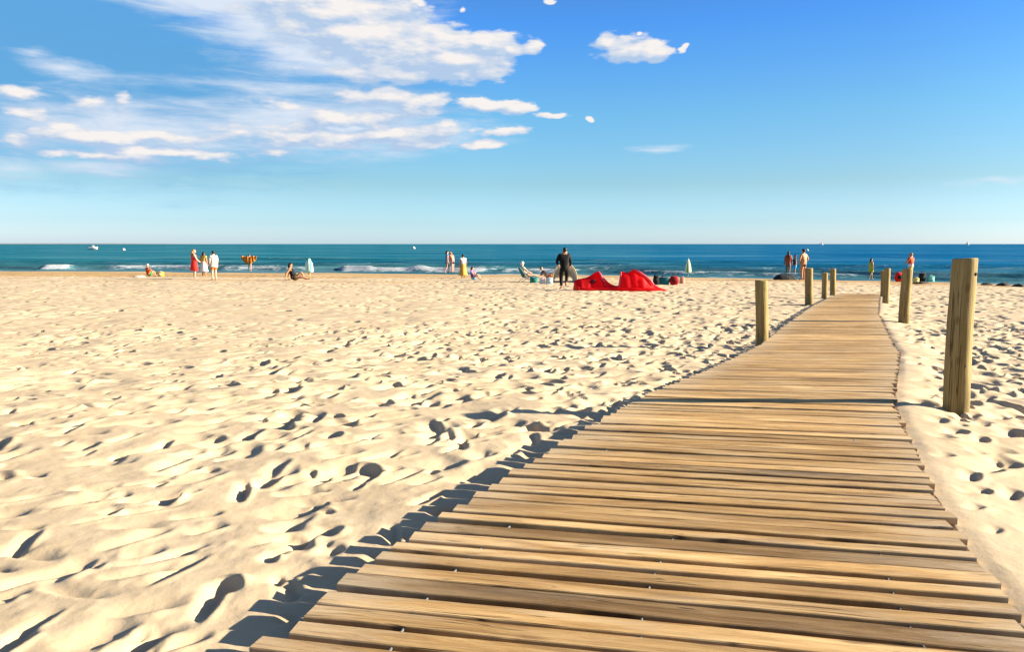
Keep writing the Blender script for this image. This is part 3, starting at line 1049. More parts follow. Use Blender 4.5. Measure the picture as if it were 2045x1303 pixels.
def person(feet, top, face, label, skin=None, pose='stand', ov=None, wear=(), hair=None, cat='person', group=None, ht=None, dz=0.0, slim=1.0, lift=0.0):
    """feet=(px,py) of the ground contact, top=py of the head; face in degrees clockwise from looking out to sea"""
    base = shit(*feet)
    P0 = dict({'stand': STAND, 'sit': SIT, 'recline': RECLINE}[pose])
    J = {k: Vector(v) for k, v in P0.items()}
    for k, v in (ov or {}).items():
        J[k] = J[k] + Vector(v[1:]) if v[0] == '+' else Vector(v)
    crown = max(J['crown'].z + .036, J['skull'].z + .05)
    if ht is None:
        ht = (zat(top, feet[0], base.y) - base.z) / crown
    skin = skin or M_SKIN
    R = {k: RAD[k] * (slim if k in ('pelvis', 'waist', 'chest', 'hipL', 'hipR') else 1) for k in RAD}
    joints = {k: (J[k] * ht, R[k] * ht * 1.12) for k in J}
    v, f = skinned('person', joints, BONES, 'pelvis')
    mb = MB()
    mb.add(v, f, 0)
    # face: looks along local +y unless the neck is bent
    hd = (J['crown'] - J['neck']).normalized()
    fw = Vector((0, 1, 0))
    fw = (fw - hd * fw.dot(hd)).normalized()
    sd = hd.cross(fw)
    Rm = Matrix((-sd, fw, hd)).transposed()
    hc = (J['skull'] * .62 + J['crown'] * .38)
    at_ = lambda x, y, z: (hc + Rm @ Vector((x, y, z))) * ht
    mb.ball(at_(0, .006, .0), tuple(q * ht for q in (.043, .052, .062)), 14, 10, 0, Rm)
    mb.ball(at_(0, .055, -.010), tuple(q * ht for q in (.008, .011, .014)), 8, 6, 0, Rm)
    for s in (-1, 1):
        mb.ball(at_(s * .017, .050, .004), tuple(q * ht for q in (.007, .006, .005)), 8, 6, 1, Rm)
        mb.ball(at_(s * .044, .0, -.004), tuple(q * ht for q in (.006, .011, .017)), 8, 6, 0, Rm)
    mb.ball(at_(0, .051, -.030), tuple(q * ht for q in (.013, .006, .004)), 8, 6, 2, Rm)
    # hands: palm already grown; five fingers rooted in it
    for s, w_, h_ in ((-1, 'wrL', 'haL'), (1, 'wrR', 'haR')):
        d_ = (J[h_] - J[w_]).normalized()
        lat = d_.cross(Vector((s, 0, 0.2))).normalized()
        nrm = lat.cross(d_).normalized()
        for i, (o, ln, th) in enumerate(((-.013, .040, .0042), (-.0045, .046, .0045), (.0045, .043, .0044), (.0125, .034, .0038))):
            a = J[h_] + lat * o
            mb.tube([a * ht, (a + d_ * ln * .5 + nrm * .002 * s) * ht, (a + d_ * ln + nrm * .010 * s) * ht], [th * ht, th * ht * .9, th * ht * .7], 6)
        a = J[h_] + lat * -.010 - d_ * .012
        mb.tube([a * ht, (a - lat * .016 + d_ * .012) * ht, (a - lat * .020 + d_ * .030) * ht], [.0052 * ht, .005 * ht, .0038 * ht], 6)
    ob = mb.build('person', None, None, True, [skin, M_EYE, M_LIP])
    ob.location = base + Vector((0, 0, lift))
    ob.rotation_euler = (0, 0, -math.radians(face))
    tag(ob, label, cat, group)

    def seg(kind, frac):
        """joints and bones a garment covers, with its ease"""
        G, E = {}, []
        def put(n, co, r):
            G[n] = (Vector(co) * ht, r * ht)
        ease = .019
        if kind in ('top', 'vest', 'suit', 'wetsuit'):
            put('waist', J['waist'], R['waist'] + ease)
            put('chest', J['chest'], R['chest'] + ease)
            put('collar', lerp(J['chest'], J['neck'], .72), .046)
            put('hem', lerp(J['waist'], J['pelvis'], .85), R['pelvis'] + ease)
            E += [('hem', 'waist'), ('waist', 'chest'), ('chest', 'collar')]
            for s in 'LR':
                put('sh' + s, J['sh' + s], R['sh' + s] + ease)
                E.append(('chest', 'sh' + s))
                if kind == 'vest' or kind == 'suit':
                    continue
                if frac <= 1:
                    put('el' + s, lerp(J['sh' + s], J['el' + s], frac), .034 + ease * .6)
                    E.append(('sh' + s, 'el' + s))
                else:
                    put('el' + s, J['el' + s], .027 + ease * .6)
                    put('wr' + s, lerp(J['el' + s], J['wr' + s], frac - 1), .020 + ease * .5)
                    E += [('sh' + s, 'el' + s), ('el' + s, 'wr' + s)]
        if kind in ('bottom', 'wetsuit', 'suit'):
            root = 'hem' if kind != 'bottom' else 'pelvis'
            if kind == 'bottom':
                put('pelvis', J['pelvis'], R['pelvis'] + ease)
                put('band', lerp(J['pelvis'], J['waist'], .45), R['waist'] + ease + .004)
                E.append(('pelvis', 'band'))
            lf = frac if kind == 'bottom' else (1.9 if kind == 'wetsuit' else .12)
            for s in 'LR':
                put('hip' + s, J['hip' + s], R['hip' + s] + ease)
                E.append((root, 'hip' + s))
                if lf <= 1:
                    put('kn' + s, lerp(J['hip' + s], J['kn' + s], lf), .040 + ease)
                    E.append(('hip' + s, 'kn' + s))
                else:
                    put('kn' + s, J['kn' + s], .036 + ease * .8)
                    put('an' + s, lerp(J['kn' + s], J['an' + s], lf - 1), .025 + ease * .6)
                    E += [('hip' + s, 'kn' + s), ('kn' + s, 'an' + s)]
        return G, E, ('pelvis' if kind == 'bottom' else 'waist')

    for name, mat, kind, frac in wear:
        if kind in ('dress', 'skirt'):
            # a cloth bell hanging from chest or waist down to a hem at height frac
            z0 = (J['chest'].z + .075) if kind == 'dress' else J['waist'].z
            m = MB()
            rings = []
            for i in range(11):
                u = i / 10
                z = z0 * (1 - u) + frac * u
                if z > J['pelvis'].z:
                    k = (z - J['pelvis'].z) / max(1e-6, J['chest'].z - J['pelvis'].z)
                    c = lerp(J['pelvis'], J['chest'], k)
                    rr = np.interp(k, [0, .4, 1, 1.35, 1.6], [R['pelvis'] + .020, R['waist'] + .018, R['chest'] + .016, .088, .06])
                else:
                    c = J['pelvis']
                    rr = R['pelvis'] + .020 + (J['pelvis'].z - z) * .16
                ring = []
                for j in range(24):
                    a = 2 * PI * j / 24
                    q = rr * (1 + .06 * max(0, (u - .45)) * 2 * math.sin(7 * a + 1) + .03 * math.sin(3 * a))
                    ring.append(Vector((c.x + q * 1.12 * math.cos(a), c.y + q * .86 * math.sin(a), z)) * ht)
                rings.append(ring)
            m.loft(rings)
            m.build(name, mat, ob)
            continue
        if kind == 'hat':
            m = MB()
            c = hc + hd * .030
            prof = [(.075 * ht, -.004 * ht), (.078 * ht, 0), (.056 * ht, .006 * ht), (.053 * ht, .030 * ht), (.040 * ht, .050 * ht), (.012 * ht, .056 * ht)]
            m.lathe(prof, 20, tuple(c * ht))
            m.build(name, mat, ob)
            continue
        if kind == 'cap':
            m = MB()
            m.ball((hc + hd * .022) * ht, tuple(q * ht for q in (.052, .060, .048)), 16, 10, 0, Rm)
            m.tube([at_(0, .045, .024), at_(0, .085, .018)], [.034 * ht, .020 * ht], 10)
            m.build(name, mat, ob)
            continue
        Gd, E, root = seg(kind, frac)
        vv, ff = skinned(name, Gd, E, root)
        m = MB()
        m.add(vv, ff)
        m.build(name, mat, ob)
    if hair:
        mat, style = hair
        m = MB()
        m.ball(at_(0, -.010, .012), tuple(q * ht for q in (.050, .054, .062)), 16, 10, 0, Rm)
        m.ball(at_(0, .018, .045), tuple(q * ht for q in (.042, .034, .024)), 14, 8, 0, Rm)
        if style == 'long':
            m.tube([at_(0, -.035, .01), at_(0, -.052, -.05), at_(0, -.060, -.12), at_(0, -.062, -.20)], [.046 * ht, .046 * ht, .040 * ht, .020 * ht], 12)
        elif style == 'bob':
            m.tube([at_(0, -.020, .01), at_(0, -.030, -.04), at_(0, -.034, -.085)], [.050 * ht, .054 * ht, .034 * ht], 12)
        elif style == 'bun':
            m.ball(at_(0, -.045, .062), .024 * ht, 10, 8)
        m.build('hair', mat, ob)
    return ob, ht


BLK = CM('black_cloth', .012, .012, .014)
NEO = CM('black_neoprene', .004, .004, .0045, .8)
HAIR_D = CM('hair_dark', .018, .012, .010, .55)
HAIR_B = CM('hair_brown', .11, .055, .022, .55)
HAIR_L = CM('hair_blond', .42, .24, .10, .55)
WHT = CM('white_cotton', .78, .76, .74)
CREAM = CM('cream_linen', .78, .66, .56)
RED = CM('red_cotton', .95, .03, .02)
ORANGE = CM('orange_cotton', .80, .20, .04)
YEL = CM('yellow_cotton', .72, .50, .05)
OCHRE = CM('ochre_cotton', .60, .38, .07)
GREEN = CM('green_cotton', .03, .26, .10)
BLUE = CM('light_blue_cotton', .10, .42, .72)
NAVY = CM('navy_cotton', .015, .03, .09)
PINK = CM('salmon_cotton', .85, .20, .15)
PURP = CM('purple_cotton', .22, .08, .30)
LIME = CM('lime_cotton', .45, .60, .05)
TEAL = CM('teal_canvas', .02, .24, .26)
MINT = CM('mint_towelling', .10, .62, .42)
GREY = CM('grey_canvas', .28, .27, .28)
RUST = CM('rust_cotton', .70, .10, .03)

ARMS_FRONT = dict(elL=(-.13, .05, .65), wrL=(-.06, .17, .66), haL=(-.04, .195, .67), elR=(.13, .05, .65), wrR=(.06, .17, .66), haR=(.04, .195, .67))
ARM_HIPS = dict(elL=(-.20, -.02, .655), wrL=(-.11, .04, .555), haL=(-.09, .055, .53), elR=(.20, -.02, .655), wrR=(.11, .04, .555), haR=(.09, .055, .53))
STEP = dict(knL=(-.055, .10, .285), anL=(-.055, .11, .05), toL=(-.06, .20, .02), knR=(.055, -.02, .275), anR=(.055, -.13, .07), toR=(.06, -.06, .018))
G_A = 'bathers on the beach by the water'

# three standing together at the left
person((389, 557), 498, 60, 'woman in a red dress with long fair hair, standing with two friends', M_FAIR, wear=[('dress', RED, 'dress', .27)], hair=(HAIR_L, 'long'), ov=dict(elR=(.13, .07, .64), wrR=(.05, .15, .58), haR=(.03, .17, .57)), slim=1.15)
person((408, 553), 503, 10, 'person in an ochre top and white skirt between the red dress and the long shirt', M_SKIN, wear=[('top', OCHRE, 'top', .35), ('skirt', WHT, 'skirt', .20)], hair=(HAIR_D, 'bob'), ov=dict(wrL=(-.15, .08, .50), haL=(-.15, .10, .47)))
person((428, 560), 501, -45, 'person in a loose pale shirt over orange shorts, seen from behind', M_FAIR, wear=[('shirt', CREAM, 'dress', .44), ('sleeves', CREAM, 'top', .9), ('shorts', ORANGE, 'bottom', .75)], hair=(HAIR_D, 'short'), slim=1.18)
# wading with an orange towel spread behind
wp, wh = person((499, 542), 507, 0, 'bather at the water edge holding an orange towel spread wide behind the back', M_FAIR,
                ov=dict(elL=(-.24, .0, .80), wrL=(-.38, .0, .84), haL=(-.42, .0, .85), elR=(.24, .0, .80), wrR=(.38, .0, .84), haR=(.42, .0, .85)), wear=[('shorts', PINK, 'bottom', .3)], hair=(HAIR_B, 'short'))
m = MB()
rings = []
for i in range(25):
    u = i / 24 * 2 - 1
    x = u * .44
    zt = .875 - .05 * (1 - abs(u)) - .02 * math.sin(u * 9)
    zb = .40 + .30 * abs(u) ** 1.7 + .02 * math.sin(u * 14)
    y = -.10 - .05 * math.cos(u * 1.5) + .025 * math.sin(u * 17)
    rings.append([(x * wh, (y + dy_) * wh, z * wh) for dy_, z in ((0, zb), (-.012 + .012 * math.sin(u * 11), (zb + zt) / 2), (0, zt), (.01, zt), (-.002 + .012 * math.sin(u * 11), (zb + zt) / 2), (.01, zb))])
m.loft(rings)
tw = m.build('beach_towel', CM('orange_towelling', .85, .27, .03))
tw.location = wp.location
tag(tw, 'orange towel stretched between two raised hands at the water edge', 'towel')

# seated in an orange-red shirt with a white hat
person((297, 552), 528, 30, 'seated person in an orange red shirt and white sun hat', M_SKIN, 'sit', wear=[('shirt', CM('orange_red', .78, .11, .02), 'top', .8), ('shorts', GREEN, 'bottom', .7), ('sun_hat', WHT, 'hat', 0)])
# reclining, facing right
person((588, 560), 525, 90, 'dark haired bather in a black swimsuit sitting on the sand, propped on both arms', M_SKIN, 'recline', wear=[('swimsuit', BLK, 'suit', 0)], hair=(HAIR_D, 'bob'),
       ov=dict(waist=(0, -.045, .155), chest=(0, -.095, .27), neck=(0, -.12, .365), skull=(0, -.105, .425), crown=(0, -.112, .485), shL=(-.105, -.11, .335), shR=(.105, -.11, .335),
               elL=(-.15, -.20, .19), wrL=(-.15, -.23, .04), haL=(-.15, -.20, .02), elR=(.15, -.20, .19), wrR=(.15, -.23, .04), haR=(.15, -.20, .02), knL=(-.065, .20, .24), anL=(-.06, .29, .04), toL=(-.065, .37, .02)))
# child under a mint towel
cp, ch_ = person((618, 552), 517, 200, 'small child wrapped in a mint and white striped towel', M_FAIR, wear=[('shorts', WHT, 'bottom', .4)], hair=(HAIR_B, 'short'), ov=dict(elL=(-.13, .07, .66), wrL=(-.03, .11, .70), haL=(-.01, .12, .72), elR=(.13, .07, .66), wrR=(.03, .11, .70), haR=(.01, .12, .72)))
mt, nt, b = new_mat('striped_towelling')
tc = nd(nt, 'ShaderNodeTexCoord').outputs['Object']
wv_ = nd(nt, 'ShaderNodeTexWave', wave_type='BANDS', bands_direction='X')
setin(wv_, Scale=1.6, Distortion=1.5)
nt.links.new(tc, wv_.inputs['Vector'])
nt.links.new(ramp(nt, wv_.outputs[1], [(0.42, (.10, .60, .40)), (0.58, (.78, .80, .76))]), b.inputs['Base Color'])
b.inputs['Roughness'].default_value = .9
m = MB()
rings = []
for i in range(12):
    u = i / 11
    z = 1.015 * (1 - u) + .24 * u
    rr = np.interp(z, [.24, .5, .75, .84, .9, .97, 1.015], [.205, .20, .185, .12, .095, .075, .02])
    rings.append([Vector((rr * 1.15 * (1 + .05 * u * math.sin(6 * a + 1)) * math.cos(a), rr * .95 * math.sin(a) + .01, z)) * ch_ for a in [2 * PI * j / 22 for j in range(22)]])
m.loft(rings)
m.build('towel', mt, cp)

# couple and others in the middle
person((893, 546), 501, 70, 'dark haired bather with bare shoulders, light blue top and navy shorts', M_FAIR, wear=[('top', BLUE, 'top', .25), ('shorts', NAVY, 'bottom', .55)], hair=(HAIR_D, 'bob'), ov=STEP, slim=1.15)
person((904, 546), 503, -60, 'fair haired bather in a salmon top and black shorts, bending forward', M_FAIR, wear=[('top', PINK, 'top', .4), ('shorts', BLK, 'bottom', .5)], hair=(HAIR_L, 'bob'),
       ov=dict(chest=(0, .05, .72), neck=(0, .085, .81), skull=(0, .115, .865), crown=(0, .125, .925), shL=(-.105, .06, .785), shR=(.105, .06, .785), elL=(-.13, .12, .64), wrL=(-.09, .21, .55), haL=(-.08, .23, .52), elR=(.13, .12, .64), wrR=(.09, .21, .55), haR=(.08, .23, .52)))
person((925, 556), 508, -20, 'person in a white top with a long ochre wrap, beside a seated child', M_SKIN, wear=[('top', WHT, 'top', .4), ('wrap', OCHRE, 'skirt', .12)], hair=(HAIR_D, 'short'))
person((945, 560), 533, 110, 'child with black hair and a purple top sitting on the sand', M_FAIR, 'sit', wear=[('top', PURP, 'top', .5), ('shorts', BLUE, 'bottom', .4)], hair=(HAIR_D, 'bob'))

# rig of the low chair and its sitter
def mperpx(y):
    return y / F


chp = shit(1049, 563)
ch = empty('beach_chair', chp, 'low folding beach chair with green fabric under an old sunbather', 'chair', rz=math.radians(-75))
M_ALU = CM('pale_tube', .70, .64, .52, .5)
m = MB()
m.box((0, .12, .24), (.50, .46, .025), None)
m.build('seat', TEAL, ch)
m = MB()
m.box((0, -.22, .48), (.50, .025, .56), Matrix.Rotation(math.radians(25), 3, 'X'))
m.build('backrest', TEAL, ch)
for s in (-1, 1):
    m = MB()
    m.tube([(s * .27, .40, 0), (s * .27, .05, .22), (s * .27, -.36, .76)], .016, 8)
    m.tube([(s * .27, -.30, 0), (s * .27, .10, .24), (s * .27, .34, .25)], .016, 8)
    m.tube([(s * .29, -.14, .46), (s * .29, .28, .44), (s * .29, .33, .24)], .014, 8)
    m.build('frame', M_ALU, ch)
person((1049, 563), 528, 75, 'white haired sunbather in a white top, sitting in the low chair with legs stretched out', M_FAIR, 'sit',
       ov=dict(pelvis=(0, .02, .215), waist=(0, -.04, .29), chest=(0, -.09, .40), neck=(0, -.115, .495), skull=(0, -.105, .555), crown=(0, -.11, .615), shL=(-.105, -.09, .465), shR=(.105, -.09, .465),
               elL=(-.15, .02, .345), wrL=(-.14, .13, .30), haL=(-.13, .16, .295), elR=(.15, .02, .345), wrR=(.14, .13, .30), haR=(.13, .16, .295),
               hipL=(-.055, .07, .20), knL=(-.065, .28, .215), anL=(-.06, .49, .14), toL=(-.065, .52, .21), hipR=(.055, .07, .20), knR=(.065, .28, .215), anR=(.06, .49, .14), toR=(.065, .52, .21)),
       wear=[('top', CM('pale_green', .50, .66, .56), 'top', .5), ('sun_hat', WHT, 'hat', 0)], hair=(CM('hair_white', .72, .69, .66), 'short'), ht=1.62)
person((1094, 556), 533, 100, 'bather in dark clothes and orange shorts lying back beside the white shelter', M_FAIR, 'recline', wear=[('top', CM('charcoal', .05, .04, .045), 'top', 1.5), ('shorts', ORANGE, 'bottom', .8)], hair=(HAIR_B, 'short'), ov=dict(skull=(0, -.25, .37), crown=(0, -.27, .42)))

# kite surfer
person((1127, 578), 494, -8, 'barefoot person in a black wetsuit stepping past the red kite', M_SKIN,
       ov=dict(pelvis=(0, 0, .52), waist=(0, .03, .60), chest=(0, .055, .725), neck=(.012, .065, .835), skull=(.02, .075, .89), crown=(.022, .072, .95),
               shL=(-.118, .05, .79), shR=(.112, .05, .80), elL=(-.175, .06, .64), wrL=(-.12, .15, .56), haL=(-.09, .17, .545), elR=(.155, .03, .64), wrR=(.15, .10, .52), haR=(.15, .12, .49),
               hipL=(-.055, 0, .485), knL=(-.075, .03, .275), anL=(-.075, -.03, .045), toL=(-.105, .05, .014), hipR=(.055, 0, .485), knR=(.085, .12, .29), anR=(.045, .02, .13), toR=(.045, .08, .065)),
       wear=[('wetsuit', NEO, 'wetsuit', 1.85)], hair=(HAIR_D, 'short'), slim=1.12)

# people near the boardwalk end
person((1573, 551), 502, 20, 'person in a rust red swimsuit standing behind the dark heap of cloth', M_DEEP, wear=[('swimsuit', RUST, 'suit', 0)], hair=(HAIR_D, 'long'))
person((1587, 552), 509, -70, 'person in a dark top and light blue shorts between two bathers', M_SKIN, wear=[('top', BLK, 'top', 1.3), ('shorts', BLUE, 'bottom', .8)], hair=(HAIR_D, 'short'), ov=dict(elL=(-.14, .10, .72), wrL=(-.1, .24, .76), haL=(-.1, .27, .77)))
person((1603, 560), 497, -30, 'bare backed bather in black shorts, partly behind a boardwalk post', M_SKIN, wear=[('shorts', BLK, 'bottom', .45)], hair=(HAIR_D, 'short'), ov=ARM_HIPS, slim=1.15)
person((1738, 559), 516, 80, 'small girl with black hair in a yellow dress walking by the water', M_SKIN, wear=[('dress', CM('yellow_green', .62, .60, .05), 'dress', .36)], hair=(HAIR_D, 'bob'), ov=STEP)
person((1817, 562), 505, -35, 'person in a red shirt, white waistband and yellow shorts behind a post', M_SKIN, wear=[('shirt', CM('tomato_red', .72, .10, .03), 'top', .85), ('belt', WHT, 'skirt', .50), ('shorts', YEL, 'bottom', 1.2)], hair=(HAIR_L, 'short'),
       ov=dict(elL=(-.2, .02, .70), wrL=(-.12, .13, .62), haL=(-.10, .16, .61), elR=(.19, .05, .66), wrR=(.20, .14, .60), haR=(.20, .17, .60)))

# ------------------------------------------------------------------ kite lying on the sand
M_KITE = CM('kite_red', .88, .004, .010, .55)
# thin ripstop lets the low sun glow through
_nt = M_KITE.node_tree
_tr = nd(_nt, 'ShaderNodeBsdfTranslucent')
_tr.inputs[0].default_value = (.95, .006, .012, 1)
_mx = nd(_nt, 'ShaderNodeMixShader')
_mx.inputs[0].default_value = .5
_nt.links.new(_nt.nodes['Principled BSDF'].outputs[0], _mx.inputs[1])
_nt.links.new(_tr.outputs[0], _mx.inputs[2])
_nt.links.new(_mx.outputs[0], _nt.nodes['Material Output'].inputs[0])
M_KITE2 = CM('kite_pink', .85, .10, .14, .5)
kp = shit(1240, 581)
sc_ = kp.y / F
kite = empty('kite', kp, 'big red inflatable kite lying crumpled on the sand', 'kite')
prof = [(1148, 18), (1154, 22), (1164, 24), (1174, 26), (1183, 31), (1190, 36), (1195, 38), (1200, 35), (1206, 28), (1213, 20), (1221, 13), (1230, 9.5), (1236, 9), (1238.5, 14), (1241, 37), (1246, 37.5), (1252, 35.5), (1257, 36),
        (1261, 39), (1265, 42), (1270, 41), (1278, 36), (1286, 31), (1294, 25), (1302, 18), (1309, 12), (1317, 7), (1326, 3.5), (1332, 1.5)]
xs_ = np.linspace(1148, 1332, 110)
rings = []
for i, x in enumerate(xs_):
    hpx = float(np.interp(x, [p[0] for p in prof], [p[1] for p in prof]))
    u = (x - 1148) / 184
    X = (x - 1240) * sc_
    h = hpx * sc_
    wr = 0.018 * math.sin(x * .16) + 0.006 * math.sin(x * .41)
    lean = max(0, 1 - u * 12) * 0.22
    y0 = 0.10 * math.sin(u * 7) + wr
    rings.append([(X + lean, y0 - .05, -.04), (X + lean * .6, y0 + .02, h * .30), (X + lean * .3, y0 + .10 + wr, h * .62), (X, y0 + .22, h * .92), (X, y0 + .30, h), (X, y0 + .40, h * .93),
                  (X, y0 + .62 - wr, h * .55), (X, y0 + .80, h * .25), (X, y0 + .95 + wr, -.04)])
m = MB()
m.loft(rings)
m.build('canopy', M_KITE, kite)
m = MB()
pts = [((x - 1240) * sc_, -.09 + .10 * math.sin((x - 1148) / 184 * 7), .055 + .01 * math.sin(x * .2)) for x in np.linspace(1162, 1322, 40)]
m.tube(pts, [.06 * min(1, .35 + i / 6, .35 + (39 - i) / 8) for i in range(40)], 12)
m.build('leading_edge', M_KITE, kite)
for ptsx in ([(1196, 38), (1201, 31), (1205, 22), (1208, 12), (1209, 4)], [(1267, 42), (1279, 36), (1290, 28), (1300, 19), (1306, 11)], [(1241, 37), (1240, 26), (1238, 14), (1236, 6)]):
    m = MB()
    pp = [((x - 1240) * sc_, .10 * math.sin((x - 1148) / 184 * 7) + .0 + .27 * (q / 42), q * sc_) for x, q in ptsx]
    m.tube(pp, [.035, .045, .05, .05, .04][:len(pp)], 10)
    m.build('strut', M_KITE2, kite)
m = MB()
m.ball(((1185 - 1240) * sc_, .095 + .10 * math.sin(37 / 184 * 7), 17.5 * sc_), (8.5 * sc_, .035, 4.2 * sc_), 14, 8, 0, Matrix.Rotation(math.radians(-22), 3, 'Y'))
m.build('emblem', CM('maroon_print', .14, .004, .008), kite)
# ------------------------------------------------------------------ bags, shelter, parasol and other things on the sand
def bag(px, py, wpx, hpx, mat, label, cat='bag', rz=0.0, flap=None, depth=.6, kind='tote', group=None):
    p = shit(px, py)
    w_, h_ = wpx * p.y / F, hpx * p.y / F
    e = empty({'tote': 'beach_bag', 'round': 'round_bag', 'cool': 'cool_bag', 'pack': 'rucksack'}[kind], p, label, cat, group, rz)
    m = MB()
    rings = []
    n = 20
    for i in range(9):
        u = i / 8
        k = {'tote': .92 + .10 * u - .30 * max(0, u - .75), 'cool': 1 - .22 * max(0, u - .8), 'pack': 1 - .45 * max(0, u - .55) ** 1.0, 'round': math.sin(PI * (.13 + .74 * u)) ** .6}[kind]
        ring = []
        for j in range(n):
            a = 2 * PI * j / n
            ca, sa = math.cos(a), math.sin(a)
            sq = (abs(ca) ** 2.8 + abs(sa) ** 2.8) ** (-1 / 2.8)
            wob = 1 + .035 * math.sin(3 * a + px + 5 * u)
            ring.append((w_ / 2 * k * sq * ca * wob, w_ / 2 * depth * k * sq * sa * wob, -.02 + (h_ * .84 + .02) * u))
        rings.append(ring)
    m.loft(rings)
    m.build('bag_body', mat, e)
    for s in ((-1, 1) if kind in ('tote', 'pack') else (0,)):
        m = MB()
        yy = s * w_ * depth * .25
        m.tube([(w_ * .26 * math.cos(PI * q / 8), yy, h_ * (.78 + .22 * math.sin(PI * q / 8))) for q in range(9)], .012, 6)
        m.build('handle', flap or mat, e)
    if flap:
        m = MB()
        m.box((0, -w_ * depth * .36, h_ * .42), (w_ * .6, w_ * depth * .34, h_ * .38), bev=.03)
        m.build('pocket', flap, e)
    return e


bag(320, 552, 15, 10, YEL, 'small yellow and white bag beside the seated person in the sun hat', flap=WHT)
bag(1066, 565, 16, 13, TEAL, 'teal bag on the sand under the low chair legs', kind='tote', flap=GREEN)
bag(1083, 567, 11, 12, WHT, 'small white cool bag between the teal bag and the pale blue one', kind='cool', flap=WHT)
bag(1097, 567, 14, 13, CM('pale_blue_vinyl', .55, .72, .76), 'pale blue cool bag in front of the white shelter', kind='cool', flap=WHT)
bag(1310, 569, 12, 22, BLK, 'black upright bag right of the red kite', kind='pack', flap=CM('black_nylon', .02, .025, .022))
bag(1326, 569, 21, 18, CM('petrol_canvas', .01, .13, .17), 'petrol blue bag between a black bag and a red rucksack', kind='tote', depth=.7)
bag(1346, 569, 19, 20, CM('crimson_nylon', .42, .008, .012), 'dark red round rucksack right of the kite', kind='round', flap=CM('red_black', .20, .004, .006))
bag(1362, 566, 10, 14, CM('salmon_vinyl', .74, .34, .24), 'small salmon pink bag leaning on the red rucksack', kind='pack')
bag(1795, 563, 17, 22, CM('bright_red_nylon', .78, .012, .015), 'bright red round bag between two boardwalk posts', kind='round', flap=BLK)
bag(1829, 565, 12, 11, CM('lemon_vinyl', .76, .66, .16), 'pale yellow bag at the feet of the person in red', kind='tote', flap=WHT)
bag(1841, 563, 12, 20, BLK, 'black bag standing beside a mint cool bag', kind='cool', flap=CM('black_nylon', .02, .025, .022))
bag(1858, 563, 15, 13, CM('mint_vinyl', .20, .62, .48), 'mint green cool bag at the end of the row of bags', kind='cool', flap=CM('mint_pale', .42, .74, .62))

# white beach shelter behind the surfer
sp_ = shit(1128, 565)
u_ = sp_.y / F
sh = empty('beach_shelter', sp_, 'white pop-up beach shelter behind the person in the wetsuit', 'beach shelter')
m = MB()
rings = []
for i in range(21):
    a = PI * i / 20
    # arch seen from the front: an outer and an inner skin, running back to a low rear
    hw, hh = 25 * u_, 39 * u_
    x = -hw * math.cos(a)
    z = hh * math.sin(a) ** .8
    x2 = x * .94
    z2 = z * .965
    rings.append([(x, 0, z), (x * .96, .5, z * .80), (x * .80, 1.05, z * .35), (x2 * .79, 1.02, z2 * .33), (x2 * .95, .5, z2 * .78), (x2, 0, z2)])
m.loft(rings)
m.build('canopy', CM('shelter_white', .80, .78, .72), sh)
m = MB()
m.tube([(-25 * u_ * math.cos(PI * i / 20), -.015, 39 * u_ * math.sin(PI * i / 20) ** .8) for i in range(21)], .018, 8)
m.build('hoop', CM('yellow_trim', .74, .58, .20), sh)
m = MB()
m.box((0, .50, .03), (44 * u_, .9, .05), bev=.02)
m.build('floor_mat', GREY, sh)

# closed green and white parasol
pp = shit(1374, 553)
u_ = pp.y / F
pa = empty('parasol', pp, 'closed yellow green and white parasol standing in the sand', 'parasol')
m = MB()
m.tube([(0, 0, -.25), (0, 0, 37 * u_)], .018, 10)
m.build('pole', WHT, pa)
m = MB()
rings = []
for i in range(13):
    q = i / 12
    rr = np.interp(q, [0, .12, .5, .85, 1], [.17, .20, .155, .08, .02])
    rings.append([(rr * (1 + .16 * math.cos(8 * a)) * math.cos(a), rr * (1 + .16 * math.cos(8 * a)) * math.sin(a), (8 + 27 * q) * u_) for a in [2 * PI * j / 32 for j in range(32)]])
m.loft(rings)
mp, nt, b = new_mat('parasol_fabric')
tc = nd(nt, 'ShaderNodeTexCoord').outputs['Object']
sx = nd(nt, 'ShaderNodeSeparateXYZ')
nt.links.new(tc, sx.inputs[0])
ang_ = mth(nt, 'SINE', mth(nt, 'MULTIPLY', mth(nt, 'ARCTAN2', sx.outputs[1], sx.outputs[0]), 4.0))
nt.links.new(ramp(nt, mth(nt, 'MULTIPLY_ADD', ang_, .5, .5), [(.45, (.30, .48, .03)), (.55, (.76, .76, .68))]), b.inputs['Base Color'])
b.inputs['Roughness'].default_value = .85
m.build('canopy', mp, pa)

# heaps, towels
def heap(px, py, wpx, hpx, mat, name, label, cat, dep=.6):
    p = shit(px, py)
    w_, h_ = wpx * p.y / F, hpx * p.y / F
    m = MB()
    n, k = 28, 8
    rings = []
    for i in range(k):
        u = i / (k - 1)
        rr = math.cos(u * PI / 2 * .96)
        ring = []
        for j in range(n):
            a = 2 * PI * j / n
            wob = 1 + .10 * math.sin(3 * a + px) + .06 * math.sin(7 * a + 2 * px + 4 * u)
            ring.append((w_ / 2 * rr * wob * math.cos(a), w_ / 2 * dep * rr * wob * math.sin(a), -.03 + (h_ + .03) * math.sin(u * PI / 2) * (1 + .08 * math.sin(2 * a + px))))
        rings.append(ring)
    m.loft(rings)
    o = m.build(name, mat)
    o.location = p
    return tag(o, label, cat)


